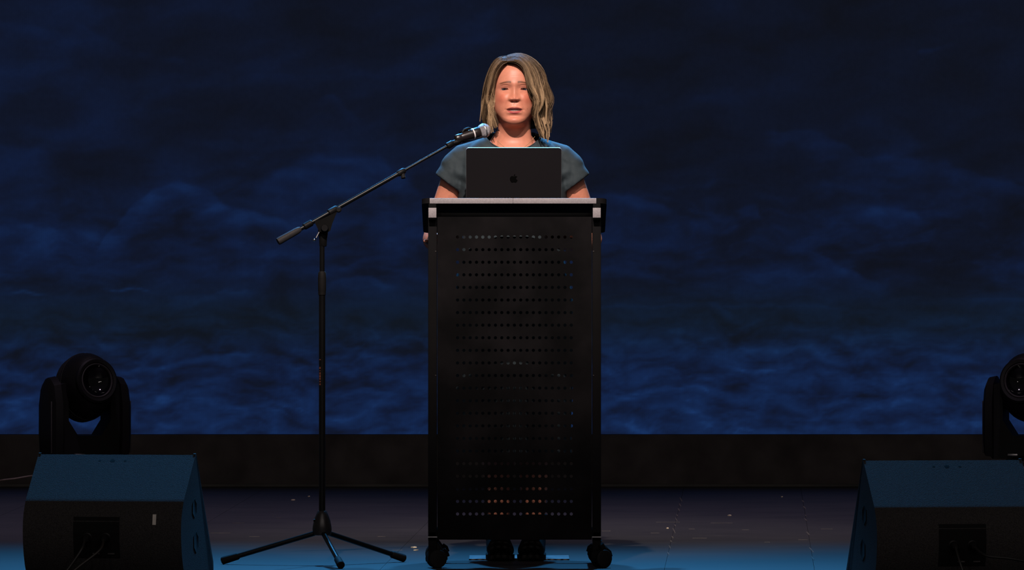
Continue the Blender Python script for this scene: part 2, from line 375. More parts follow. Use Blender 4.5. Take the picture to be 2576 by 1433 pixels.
for x, side in ((LX0+PW/2, -1), (LX1-PW/2, 1)):
    MB().box((x, 0.016, (1.105+0.085)/2), (PW, 0.032, 1.02), r=0.002).build('post', M_black, lec)
    MB().box((x, 0.0, 1.121), (PW*0.86, 0.05, 0.05), r=0.001).build('support_arm', M_dark, lec)
    e = MB().box((x, -0.027, 1.1165), (0.0250, 0.004, 0.031), r=0.0008).build('arm_end_cap', M_grey, lec); e['label'] = 'grey square end cap'
    MB().box((x, 0.17, 1.088), (PW*0.7, 0.27, 0.03), Matrix.Rotation(-TILT, 4, 'X'), r=0.002).build('desk_bearer', M_plastic, lec)
    MB().box((x, 0.2, 0.100), (PW*0.9, 0.40, 0.028), r=0.002).build('side_rail', M_black, lec)
    MB().box((x, -0.001, 0.0975), (PW*1.05, 0.004, 0.0035)).build('post_band', M_steel, lec, None)
    MB().box((x, 0.016, 0.068), (PW*0.95, 0.030, 0.055), r=0.002).build('post_foot', M_black, lec)
    for zz in (0.995, 0.605):
        MB().lathe([(0.0022, 0), (0.0022, 0.0015), (0.001, 0.002)], Matrix.Translation((x-side*PW*0.36, 0.0, zz)) @ Matrix.Rotation(math.pi/2, 4, 'X'), 10).build('screw', M_grip, lec)
MB().box(((LX0+LX1)/2, 0.03, 1.108), (LX1-LX0-2*PW+0.004, 0.02, 0.016), r=0.001).build('cross_rail', M_plastic, lec)
MB().box(((LX0+LX1)/2, 0.40, 0.100), (LX1-LX0-2*PW+0.004, 0.02, 0.028), r=0.001).build('rear_rail', M_plastic, lec)

def perforated_panel(x0, x1, z0, z1, cols, rows, rad, y, th, n=10):
    """flat sheet with real round holes"""
    mb = MB()
    hx = (cols[1]-cols[0])/2; hz = (rows[1]-rows[0])/2
    X = [x0]+[cols[0]-hx+2*hx*i for i in range(len(cols)+1)]+[x1]
    Z = [z0]+[rows[0]-hz+2*hz*i for i in range(len(rows)+1)]+[z1]
    vs = []; fs = []
    def q(a, b, c, d):
        o = len(vs); vs.extend([a, b, c, d]); fs.append((o, o+1, o+2, o+3))
    for yy in (y, y+th):
        for ix in range(len(X)-1):
            for iz in range(len(Z)-1):
                if 0 < ix < len(X)-2 and 0 < iz < len(Z)-2: continue
                q((X[ix], yy, Z[iz]), (X[ix+1], yy, Z[iz]), (X[ix+1], yy, Z[iz+1]), (X[ix], yy, Z[iz+1]))
    N = 12
    for cx in cols:
        for cz in rows:
            ring = []; sq = []
            for k in range(N):
                a = 2*math.pi*(k+0.5)/N; c, s = math.cos(a), math.sin(a)
                ring.append((cx+rad*c, cz+rad*s)); m = max(abs(c), abs(s)); 
                sq.append((cx+hx*max(-1, min(1, c/m if abs(c) < abs(s)*0.999 else math.copysign(1, c))), cz+hz*max(-1, min(1, s/m if abs(s) < abs(c)*0.999 else math.copysign(1, s)))))
            for k in range(N):
                j = (k+1) % N
                for yy in (y, y+th):
                    a, b = ring[k], ring[j]; c, d = sq[j], sq[k]
                    o = len(vs); vs.extend([(a[0], yy, a[1]), (b[0], yy, b[1]), (c[0], yy, c[1]), (d[0], yy, d[1])])
                    fs.append((o, o+1, o+2, o+3))
                    if abs(c[0]-d[0]) > 1e-5 and abs(c[1]-d[1]) > 1e-5:   # corner of the cell
                        kx = cx+hx*math.copysign(1, (c[0]+d[0])/2-cx); kz = cz+hz*math.copysign(1, (c[1]+d[1])/2-cz)
                        o = len(vs); vs.extend([(c[0], yy, c[1]), (d[0], yy, d[1]), (kx, yy, kz)]); fs.append((o, o+1, o+2))
                q((ring[k][0], y, ring[k][1]), (ring[j][0], y, ring[j][1]), (ring[j][0], y+th, ring[j][1]), (ring[k][0], y+th, ring[k][1]))
    for a, b in (((x0, z0), (x1, z0)), ((x1, z0), (x1, z1)), ((x1, z1), (x0, z1)), ((x0, z1), (x0, z0))):
        q((a[0], y, a[1]), (b[0], y, b[1]), (b[0], y+th, b[1]), (a[0], y+th, a[1]))
    mb.v = vs; mb.f = fs
    return mb
cols = [P(1151+15.9*i, 0, 0).x for i in range(19)]; rows = sorted([P(0, 596+31.65*j, 0).z for j in range(23)])
pm = perforated_panel(LX0+PW+0.0012, LX1-PW-0.0012, P(0, 1357, 0).z, P(0, 545, 0).z, cols, rows, 0.0051, 0.006, 0.0016)
def panel_material():
    m = mat('black_painted_steel_panel', (0.0115, 0.0105, 0.011), 0.6, spec=0.04)
    nt = m.node_tree; N = nt.nodes; L = nt.links; b = N['Principled BSDF']
    tc = N['Texture Coordinate'] if 'Texture Coordinate' in N else N.new('ShaderNodeTexCoord')
    n = N.new('ShaderNodeTexNoise'); n.inputs['Scale'].default_value = 5.0; n.inputs['Detail'].default_value = 6; L.new(tc.outputs['Object'], n.inputs['Vector'])
    r = N.new('ShaderNodeValToRGB'); e = r.color_ramp.elements; e[0].position = 0.42; e[0].color = (0.0032, 0.0030, 0.0033, 1); e[1].position = 0.66; e[1].color = (0.0085, 0.0075, 0.0082, 1)
    L.new(n.outputs['Fac'], r.inputs['Fac']); L.new(r.outputs['Color'], b.inputs['Base Color'])
    return m
fpan = mk('front_panel', pm.v, pm.f, panel_material(), lec, None); fpan['label'] = 'black steel front sheet with rows of round holes'
bm = bmesh.new(); bm.from_mesh(fpan.data); bmesh.ops.remove_doubles(bm, verts=bm.verts, dist=1e-5); bmesh.ops.recalc_face_normals(bm, faces=bm.faces); bm.to_mesh(fpan.data); bm.free()

def caster(x, y, yaw):
    """twin wheel furniture caster with hood and brake"""
    R = Matrix.Translation((x, y, 0)) @ Matrix.Rotation(yaw, 4, 'Z'); rw = 0.029
    mb = MB(); n = 22; pr = []
    for k in range(n+1):
        a = math.radians(-8)+math.radians(205)*k/n; pr.append((0.0325*math.cos(a), rw+0.0335*math.sin(a)))
    for k in range(n, -1, -1):
        a = math.radians(-8)+math.radians(205)*k/n; pr.append((0.0300*math.cos(a), rw+0.0305*math.sin(a)))
    mb.prism(pr, -0.013, 0.013, lambda a, b, h: R @ Vector((a, h, b)))
    mb.tube([R @ Vector((0.012, 0, 0.05)), R @ Vector((-0.004, 0, 0.075))], [0.012, 0.010], 14)
    mb.box(R @ Vector((0, 0, rw+0.012)), (0.018, 0.008, 0.03), R.to_3x3().to_4x4())
    c = mb.build('caster', M_plastic, lec)
    for s in (-1, 1):
        W = R @ Matrix.Translation((0, s*0.0105, rw)) @ Matrix.Rotation(-s*math.pi/2, 4, 'X')
        w = MB().lathe([(0.010, -0.006), (rw-0.002, -0.006), (rw, -0.004), (rw, 0.006), (rw-0.002, 0.0085), (rw-0.007, 0.0095), (0.006, 0.0105)], W, 28).build('wheel', M_rubber, c)
        w.matrix_parent_inverse = Matrix.Translation(lec.location).inverted() @ Matrix.Identity(4)
        w.matrix_parent_inverse = Matrix()
    lv = MB().tube([R @ Vector((0.022, 0, 0.058)), R @ Vector((0.034, 0, 0.050)), R @ Vector((0.040, 0, 0.036))], [0.005, 0.005, 0.004], 8).build('brake_lever', M_plastic, c)
    lv.matrix_parent_inverse = Matrix()
    return c
caster(P(1098, 0, 0).x, 0.02, math.radians(18)); caster(P(1513, 0, 0).x, 0.005, math.radians(38))
caster(P(1094, 0, 0).x, 0.385, math.radians(10)); caster(P(1508, 0, 0).x, 0.385, math.radians(150))

# ------------------------------------------------------------------ laptop
lap = thing('laptop', 'dark grey laptop with a black fruit emblem open on the lectern', 'laptop', (0.005, 0.16, 1.13))
HB = RT @ Matrix.Translation((P(1292.5, 0, 0.1).x, 0.255, 0.001))      # hinge line on the desk top
LW, LH = 240/797.0, 0.212
def rrect(w, h, r, n=6):
    out = []
    for cx, cy, a0 in ((w/2-r, h/2-r, 0), (-w/2+r, h/2-r, 90), (-w/2+r, -h/2+r, 180), (w/2-r, -h/2+r, 270)):
        for k in range(n+1):
            a = math.radians(a0+90*k/n); out.append((cx+r*math.cos(a), cy+r*math.sin(a)))
    return out
MB().prism(rrect(LW, LH, 0.010), 0.002, 0.012, lambda a, b, h: HB @ Vector((a, b+LH/2, h))).build('base', M_lid, lap)
hinge = HB @ Vector((0, 0.002, 0.012)); LT = math.radians(24.0)
LM = Matrix.Translation(hinge) @ Matrix.Rotation(LT, 4, 'X')           # lid plane: local x, z up, outer face to -y
lid = MB().prism(rrect(LW, LH, 0.009), 0, 0.004, lambda a, b, h: LM @ Vector((a, -h, b+LH/2))).build('lid', M_lid, lap)
rim_o = rrect(LW+0.0004, LH+0.0004, 0.0092); rim_i = rrect(LW-0.0012, LH-0.0012, 0.0084); nr = len(rim_o)
vs_ = [LM @ Vector((a, h, b+LH/2)) for h in (-0.0036, 0.0004) for ring in (rim_o, rim_i) for a, b in ring]; fs_ = []
for k in range(nr):
    j = (k+1) % nr
    fs_ += [(k, j, 2*nr+j, 2*nr+k), (nr+k, nr+j, 3*nr+j, 3*nr+k), (k, j, nr+j, nr+k), (2*nr+k, 2*nr+j, 3*nr+j, 3*nr+k)]
rim = mk('lid_rim', vs_, fs_, M_lidedge, lid, 30); rim.matrix_parent_inverse = Matrix()
rim['label'] = 'bright bare metal rim of the lid'
scr = MB().prism(rrect(LW-0.012, LH-0.018, 0.004), 0.0002, 0.0009, lambda a, b, h: LM @ Vector((a, h, b+LH/2))).build('display_glass', M_gloss, lid); scr.matrix_parent_inverse = Matrix()
tp = MB().prism(rrect(0.115, 0.07, 0.004), 0.012, 0.0123, lambda a, b, h: HB @ Vector((a, b+0.16, h))).build('trackpad', M_lid, lap)
for r_ in range(6):
    for c_ in range(13):
        kx = (c_-6)*0.0205; ky = 0.025+r_*0.0175
        MB().box(HB @ Vector((kx, ky, 0.0126)), (0.0165, 0.0145, 0.0012), HB.to_3x3().to_4x4()).build('key', M_key, lap, None)
# emblem on the lid: fruit outline with a bite and a leaf
def emblem():
    hw = 0.0125; pts = []
    ctrl = [(0, .62), (.18, .70), (.45, .74), (.72, .66), (.90, .46)]
    right = [(0, .60), (.20, .70), (.45, .74), (.70, .68), (.86, .54)]
    bite = [(.70, .40), (.62, .22), (.60, .05), (.66, -.14), (.78, -.28), (.96, -.36)]
    lower = [(.88, -.62), (.72, -.88), (.52, -1.04), (.34, -1.06), (.16, -1.0), (0, -.97)]
    left = [(-.16, -1.0), (-.34, -1.06), (-.54, -1.02), (-.76, -.82), (-.94, -.48), (-1.0, -.10), (-.96, .22), (-.84, .50), (-.62, .68), (-.40, .74), (-.18, .70)]
    pts = right+bite+lower+left
    leaf = [(0.02, .80), (.04, 1.0), (.16, 1.18), (.36, 1.28), (.34, 1.08), (.22, .90)]
    mb = MB()
    for pl in (pts, leaf):
        cx = sum(p[0] for p in pl)/len(pl); cy = sum(p[1] for p in pl)/len(pl)
        n = len(pl); vs = []; fs = []
        for h in (-0.0041, -0.0046):
            for a, b in pl: vs.append(LM @ Vector((a*hw, h, b*hw+LH/2)))
        c = LM @ Vector((cx*hw, -0.0046, cy*hw+LH/2)); vs.append(c)
        for k in range(n):
            j = (k+1) % n; fs.append((k, j, n+j, n+k)); fs.append((n+k, n+j, 2*n))
        mb.add(vs, fs)
    e = mb.build('lid_emblem', M_gloss, lid, None); e.matrix_parent_inverse = Matrix(); e['label'] = 'black fruit-with-leaf emblem on the lid'
emblem()

# ------------------------------------------------------------------ microphone stand and microphone
MS = Vector((-0.602, 0.22, 0)); 
ms = thing('microphone_stand', 'black boom microphone stand on three legs left of the lectern', 'microphone stand', MS)
def Z_(py, Y=0.22): return P(0, py, Y).z
zx = MS.x
hubz = Z_(1328)
MB().lathe([(0.020, Z_(1346)), (0.029, Z_(1345)), (0.0305, Z_(1330)), (0.0295, Z_(1322)), (0.026, Z_(1308)), (0.020, Z_(1295)), (0.0155, Z_(1286)), (0.012, Z_(1284))], Matrix.Translation((zx, MS.y, 0)), 32).build('hub', mat('satin_black_hub', (0.018, 0.016, 0.016), 0.35, spec=0.3, var=(30, 0.2)), ms)
MB().lathe([(0.004, 0), (0.004, 0.01)], Matrix.Translation((zx-0.027, MS.y-0.01, Z_(1308))) @ Matrix.Rotation(math.pi/2, 4, 'Y'), 10).build('hub_screw', M_plastic, ms)
for (dx, dy) in ((-0.312, 0.044), (0.252, 0.225), (0.064, -0.277)):
    f = Vector((zx+dx, MS.y+dy, 0.0135)); c = Vector((zx, MS.y, Z_(1335))); d = (f-c)
    a = c+d*0.075
    lg = MB().tube([a, f], [0.0082, 0.0080], 16).build('leg', M_tube, ms)
    u = d.normalized()
    MB().tube([f-u*0.05, f-u*0.045, f-u*0.004, f+u*0.006, f+u*0.009], [0.009, 0.0115, 0.0125, 0.0125, 0.009], 18).build('rubber_foot', M_rubber, ms)
MB().tube([(zx, MS.y, Z_(1290)), (zx, MS.y, Z_(735))], 0.0102, 20).build('lower_pole', M_tube, ms)
MB().tube([(zx, MS.y, Z_(740)), (zx, MS.y, Z_(600))], 0.0080, 20).build('upper_pole', M_tube, ms)
MB().lathe([(0.0105, Z_(742)), (0.0122, Z_(741)), (0.0122, Z_(732)), (0.0128, Z_(730)), (0.0132, Z_(700)), (0.0125, Z_(686)), (0.0095, Z_(682))], Matrix.Translation((zx, MS.y, 0)), 24).build('height_clutch', M_rubber, ms)
# orange print on the lower pole, unreadable at this size
txt = MB(); zc = Z_(925)
for k, (h, w) in enumerate(((0.008, 0.006), (0.003, 0.0055), (0.009, 0.0045), (0.010, 0.006), (0.008, 0.005), (0.006, 0.006), (0.007, 0.0045))):
    for t in range(3):
        a = math.radians(-138+t*9); r = 0.0104
        txt.box((zx+r*math.cos(a), MS.y+r*math.sin(a), zc-k*0.0086-(0.0012 if t == 1 else 0)), (0.0009, 0.0019, h*(0.78 if t != 1 else 0.3)), Matrix.Rotation(a, 4, 'Z'))
txt.build('printed_lettering', M_orange, ms, None)
txt = MB()
for t in range(3):
    a = math.radians(-138+t*10); txt.box((zx+0.0104*math.cos(a), MS.y+0.0104*math.sin(a), Z_(904)), (0.0009, 0.0017, 0.0022), Matrix.Rotation(a, 4, 'Z'))
txt.build('printed_mark', M_orange, ms, None)
# swivel
zs = Z_(575)
MB().lathe([(0.0095, Z_(620)), (0.0118, Z_(618)), (0.0128, Z_(600)), (0.015, Z_(590)), (0.016, Z_(578)), (0.010, Z_(566))], Matrix.Translation((zx+0.003, MS.y, 0)), 24, sy=0.8).build('swivel_base', M_plastic, ms)
def bp(px, py):   # point on the boom line
    t = (px-700)/(1216-700); return P(px, py, 0.17+0.20*t)
def yb(px): return 607+(px-700)*(362-607)/(1135-700)
gus = MB(); c0 = bp(800, yb(800)); c1 = bp(846, yb(846))
pl = [(790, 556), (806, 552), (848, 532), (836, 562), (831, 580), (818, 588), (803, 582)]
gus.prism(pl, 0.195, 0.225, lambda a, b, h: P(a, b, h)); gus.build('boom_bracket', M_dark, ms, 20)
MB().lathe([(0.012, 0), (0.012, 0.012), (0.010, 0.015)], Matrix.Translation(P(817, 573, 0.197)) @ Matrix.Rotation(math.pi/2, 4, 'X'), 20).build('pivot_knob', M_plastic, ms)
MB().tube([P(803, 583, 0.2), P(795, 598, 0.195)], 0.0022, 10).build('tilt_lever', M_steel, ms)
k_ = MB(); k_.limb([P(791, 603.2, 0.193), P(790.5, 604.2, 0.193)], [0.0046, 0.0046], 18); k_.build('lever_ball', M_chrome, ms)
MB().tube([bp(748, yb(748)), bp(1016, yb(1016))], 0.0070, 18).build('boom_outer_tube', M_tube, ms)
MB().tube([bp(1005, yb(1005)), bp(1140, yb(1140))], 0.0047, 16).build('boom_inner_tube', M_tube, ms)
MB().tube([bp(699, yb(699)), bp(703, yb(703)), bp(745, yb(745)), bp(752, yb(752)), bp(756, yb(756))], [0.0112, 0.0122, 0.0112, 0.0098, 0.0075], 20).build('counterweight_grip', M_grip, ms)
MB().tube([bp(764, yb(764)), bp(766, yb(766)), bp(783, yb(783)), bp(785, yb(785))], [0.0085, 0.0108, 0.0108, 0.0085], 20).build('boom_collar', M_plastic, ms)
MB().tube([bp(826, yb(826)), bp(828, yb(828)), bp(846, yb(846)), bp(849, yb(849))], [0.0085, 0.0112, 0.0112, 0.0085], 20).build('boom_collar', M_plastic, ms)
MB().lathe([(0.009, 0), (0.0095, 0.010), (0.006, 0.014)], Matrix.Translation(P(852, 527, 0.225)) @ Matrix.Rotation(math.pi/2, 4, 'X'), 18).build('collar_knob', M_rubber, ms)
MB().tube([bp(1000, yb(1000)), bp(1003, yb(1003)), bp(1016, yb(1016)), bp(1019, yb(1019))], [0.0080, 0.0098, 0.0098, 0.007], 18).build('extension_clutch', M_plastic, ms)
MB().tube([P(1013, 436, 0.29), P(1015, 448, 0.285)], [0.006, 0.0075], 14).build('clutch_knob', M_rubber, ms)
for q in ((1077, 396), (1120, 372)):
    MB().tube([bp(q[0], yb(q[0])), bp(q[0]+2, yb(q[0]+2))], 0.0053, 14).build('cable_ring', M_plastic, ms)
# clip
MB().tube([bp(1124, yb(1124)), bp(1126, yb(1126)), bp(1138, yb(1138)), bp(1141, yb(1141))], [0.0075, 0.0105, 0.0105, 0.008], 18).build('clip_thread', M_plastic, ms)
MB().limb([bp(1137, yb(1137)), P(1150, 357, 0.345), P(1162, 350, 0.348)], [0.009, 0.0095, 0.008], 14).build('clip_joint', M_plastic, ms)
m0 = P(1146, 349.5, 0.345); m1 = P(1217, 328.5, 0.378); um = (m1-m0).normalized()
mic = thing('microphone', 'handheld microphone with silver ball grille and white ring in the stand clip', 'microphone', m0)
QM = Matrix.Translation(m0) @ um.to_track_quat('Z', 'Y').to_matrix().to_4x4(); ML = (m1-m0).length
MB().lathe([(0.011, 0.0), (0.0125, 0.002), (0.0135, 0.016), (0.0128, 0.018), (0.0132, 0.020), (0.0145, 0.030), (0.0158, 0.055), (0.0170, 0.068), (0.018, ML-0.016), (0.016, ML-0.012)], QM, 28).build('handle', mat('glossy_black_handle', (0.014, 0.010, 0.010), 0.3, spec=0.5, var=(30, 0.2)), mic)
MB().lathe([(0.01715, 0.0595), (0.0178, 0.0600), (0.0180, 0.0635), (0.0174, 0.0640)], QM, 28, ring=True).build('id_ring', mat('white_ring', (0.62, 0.58, 0.58), 0.5, var=(50, 0.05)), mic)
M_grille = mat('silver_mesh_grille', (0.46, 0.43, 0.45), 0.42, metal=0.75, bump=(1500, 1.0), var=(900, 0.25))
pr = [(0.0165, ML-0.016)]
for k in range(15):
    a = math.radians(-42+132*k/14); pr.append((max(0.0008, 0.0232*math.cos(a)), ML+0.0225*math.sin(a)))
MB().lathe(pr, QM, 36).build('ball_grille', M_grille, mic, 60)
MB().lathe([(0.0233, ML-0.001), (0.0238, ML), (0.0238, ML+0.002), (0.0233, ML+0.003)], QM, 36, ring=True).build('grille_band', M_steel, mic)
MB().tube([QM @ Vector((0.0, 0.0155, 0.028)), QM @ Vector((0, 0.021, 0.036)), QM @ Vector((0, 0.0215, 0.052)), QM @ Vector((0, 0.0185, 0.058))], [0.003, 0.004, 0.004, 0.003], 8).build('switch', M_plastic, mic)
cl = MB()
for k in range(13):
    pass
arc = [math.radians(200+k*14) for k in range(12)]
vs_ = []; fs_ = []
for r in (0.0175, 0.0200):
    for zc_ in (0.022, 0.050):
        for a in arc: vs_.append(QM @ Vector((r*math.cos(a+math.pi/2), r*math.sin(a+math.pi/2), zc_)))
n = len(arc)
for k in range(n-1):
    fs_ += [(k, k+1, n+k+1, n+k), (2*n+k, 2*n+k+1, 3*n+k+1, 3*n+k), (k, k+1, 2*n+k+1, 2*n+k), (n+k, n+k+1, 3*n+k+1, 3*n+k)]
fs_ += [(0, n, 3*n, 2*n), (n-1, 2*n-1, 4*n-1, 3*n-1)]
mk('clip_cradle', vs_, fs_, M_rubber, ms, 40)

# ------------------------------------------------------------------ wedge monitors
def wedge(name, label, W, loc, yaw, mirror, label_strip):
    root = thing(name, label, 'speaker', loc, 'stage monitors on the floor')
    R = Matrix.Translation(loc) @ Matrix.Rotation(yaw, 4, 'Z'); m = -1 if mirror else 1
    prof = [(0.0, 0.410), (-0.168, 0.2879), (-0.172, 0.285), (-0.178, 0.2795)]
    for a_, b_ in ((-0.192, 0.264), (-0.206, 0.245), (-0.215, 0.222), (-0.218, 0.19), (-0.214, 0.155), (-0.204, 0.122), (-0.188, 0.092), (-0.168, 0.066), (-0.146, 0.044), (-0.142, 0.0)):
        prof.append((a_, b_))
    prof += [(0.250, 0.0), (0.268, 0.03), (0.262, 0.075), (0.02, 0.404)]
    fnp = lambda a, b, h: R @ Vector((m*h, a, b))
    body = MB().prism(prof, -W/2, W/2, fnp)
    bo = body.build('cabinet', M_cab, root, 25)
    # raised cheeks at both ends, baffle grille between them
    ck = [(0.006, 0.405), (0.000, 0.4128), (0.010, 0.4145), (0.275, 0.085), (0.280, 0.03), (0.262, 0.0), (0.240, 0.0)]
    for x in (-W/2, W/2-0.007):
        MB().prism(ck, x, x+0.007, fnp).build('cheek', M_cab, root, 25)
    dirv = Vector((0.242, -0.329)).normalized(); nv = Vector((-dirv.y, dirv.x)) if False else Vector((0.329, 0.242)).normalized()
    gp = [(0.022+0.002*nv.x, 0.404+0.002*nv.y), (0.262, 0.077), (0.262+0.006*nv.x, 0.077+0.006*nv.y), (0.022+0.008*nv.x, 0.404+0.008*nv.y)]
    MB().prism(gp, -W/2+0.010, W/2-0.010, fnp).build('grille', mat('black_steel_grille', (0.01, 0.01, 0.01), 0.6, bump=(600, 1.0), var=(500, 0.4)), root, 20)
    # three small holes in the upper slope
    sl = Vector((-0.175, -0.127)).normalized(); nrm = Vector((-0.127, 0.175)).normalized()
    for i, r in ((-1, 0.0042), (0, 0.0075), (1, 0.0042)):
        c2 = Vector((0, 0.410))+sl*0.03
        T = R @ Matrix.Translation((m*(-0.008)+i*0.038, c2.x, c2.y)) @ Matrix.Rotation(math.atan2(-nrm.x, nrm.y), 4, 'X')
        MB().lathe([(r*1.0, -0.004), (r, 0.0001), (r*0.8, 0.00015)], T, 16).build('pole_socket' if i == 0 else 'bolt_hole', M_dark, root)
    # recessed connector plate with two plugs
    def on_back(zv):
        q = prof[4:15]
        for (a0, b0), (a1, b1) in zip(q[:-1], q[1:]):
            if b1 <= zv <= b0: return a1+(a0-a1)*(zv-b1)/(b0-b1)
        return -0.21
    x0, x1 = -0.085, 0.052
    if mirror: x0, x1 = -0.052, 0.085
    ZZ = [0.235, 0.215, 0.19, 0.165, 0.14, 0.115]
    pl = MB(); vs = []; fs = []
    for zv in ZZ:
        for x in (x0, x1):
            vs += [R @ Vector((x, on_back(zv)-0.0012, zv)), R @ Vector((x, on_back(zv)+0.004, zv))]
    for k in range(len(ZZ)-1):
        o = 4*k; fs += [(o, o+2, o+6, o+4), (o+1, o+3, o+7, o+5), (o, o+1, o+5, o+4), (o+2, o+3, o+7, o+6)]
    fs += [(0, 1, 3, 2), (20, 21, 23, 22)]
    mk('connector_plate', vs, fs, M_dark, root, None)
    plugs = []
    for x in (x0+0.042, x1-0.040):
        yv = on_back(0.175)
        T = R @ Matrix.Translation((x, yv, 0.175)) @ Matrix.Rotation(math.radians(98), 4, 'X')
        MB().lathe([(0.015, -0.002), (0.015, 0.004), (0.012, 0.006), (0.0115, 0.026), (0.007, 0.034)], T, 18).build('plug', M_plastic, root)
        plugs.append(T @ Vector((0, 0, 0.034)))
    for i in (0, 1):
        MB().box(R @ Vector(((x0+x1)/2+0.02+(i-0.5)*0.045, on_back(0.128)-0.003, 0.128)), (0.02, 0.002, 0.004), R.to_3x3().to_4x4()).build('print_line', M_grip, root, None)
    if label_strip:
        T = R @ Matrix.Translation((0.155, on_back(0.228)-0.0008, 0.228)) @ Matrix.Rotation(math.radians(-12), 4, 'X')
        t = MB().box(T @ Vector((0, 0, 0)), (0.0105, 0.0012, 0.031), T.to_3x3().to_4x4()).build('tape_label', M_tape, root, None); t['label'] = 'small pale strip of tape'
    # recessed hand grips in the side seen from the audience
    for yv, zv, r in ((-0.02, 0.255, 0.030), (0.005, 0.155, 0.034)):
        T = R @ Matrix.Translation((m*W/2, yv, zv)) @ Matrix.Rotation(m*math.pi/2, 4, 'Y')
        MB().lathe([(r, -0.004), (r, 0.0008), (r*0.92, 0.0016), (r*0.86, 0.0010)], T, 6, sy=1.15).build('hand_grip', M_dark, root)
    return root, plugs
YL, YR = -1.80, -2.35
wl, plugsL = wedge('stage_monitor', 'black wedge stage monitor with pale tape strip, left, below a moving light', 0.47, (P(294, 0, YL).x, YL, 0), math.radians(-9.0), False, True)
wr, plugsR = wedge('stage_monitor', 'black wedge stage monitor at the right picture edge with a yellow taped cable', 0.462, (P(2371, 0, YR).x, YR, 0), math.radians(8.0), True, False)

def cable(name, label, pts, rad, m, n=8):
    P_ = [Vector(p) for p in pts]; out = []
    for i in range(len(P_)-1):
        a, b, c, d = P_[max(0, i-1)], P_[i], P_[i+1], P_[min(len(P_)-1, i+2)]
        for k in range(6):
            t = k/6; out.append(0.5*((2*b)+(-a+c)*t+(2*a-5*b+4*c-d)*t*t+(-a+3*b-3*c+d)*t**3))
    out.append(P_[-1])
    root = thing(name, label, 'cable', tuple(out[-1]))
    MB().tube(out, rad, n).build('cable_jacket', m, root)
    return root
def fz(p, x, y, z): return (p.x+x, p.y+y, z)
a = plugsL[0]; cable('signal_cable', 'thin dark cable hanging from the left plug of the left stage monitor', [a, fz(a, -.01, -.03, a.z-.03), fz(a, -.06, -.05, 0.07), fz(a, -.12, -.09, 0.006), fz(a, -.3, -.12, 0.0045)], 0.0042, M_cable)
a = plugsL[1]; cable('signal_cable', 'thin shiny cable slanting from the right plug of the left stage monitor', [a, fz(a, -.01, -.03, a.z-.03), fz(a, -.08, -.055, 0.085), fz(a, -.17, -.10, 0.006), fz(a, -.3, -.17, 0.0045)], 0.0042, mat('shiny_cable', (0.010, 0.008, 0.006), 0.5, spec=0.2, var=(60, 0.2)))
a = plugsR[0]; cable('signal_cable', 'thin black cable dropping from the left plug of the right stage monitor', [a, fz(a, .01, -.03, a.z-.04), fz(a, .035, -.06, 0.06), fz(a, .06, -.10, 0.006), fz(a, .12, -.2, 0.0045)], 0.0042, M_cable)
a = plugsR[1]; q1 = fz(a, .20, -.04, 0.075)
cy = cable('signal_cable', 'black cable with a yellow tape band curving right from the right stage monitor', [a, fz(a, .03, -.04, a.z-.022), fz(a, .10, -.05, a.z-.030), fz(a, .155, -.045, 0.125), q1, fz(a, .26, -.03, 0.006), fz(a, .4, -.02, 0.0045)], 0.0042, M_cable)
tb = MB().tube([fz(a, .172, -.044, 0.108), fz(a, .196, -.0405, 0.0795)], 0.0052, 10).build('yellow_tape', M_yellow, cy); tb['label'] = 'band of yellow tape'
cable('power_cable', 'tan cable lying on the floor at the far left below the video wall', [P(-120, 1230, 6.9), P(-40, 1222.0, 6.8), P(0, 1208.5, 6.6), P(40, 1203, 6.6), P(85, 1196, 6.62), P(130, 1196, 6.65), P(170, 1215, 6.7)], 0.0036, M_cable_tan)

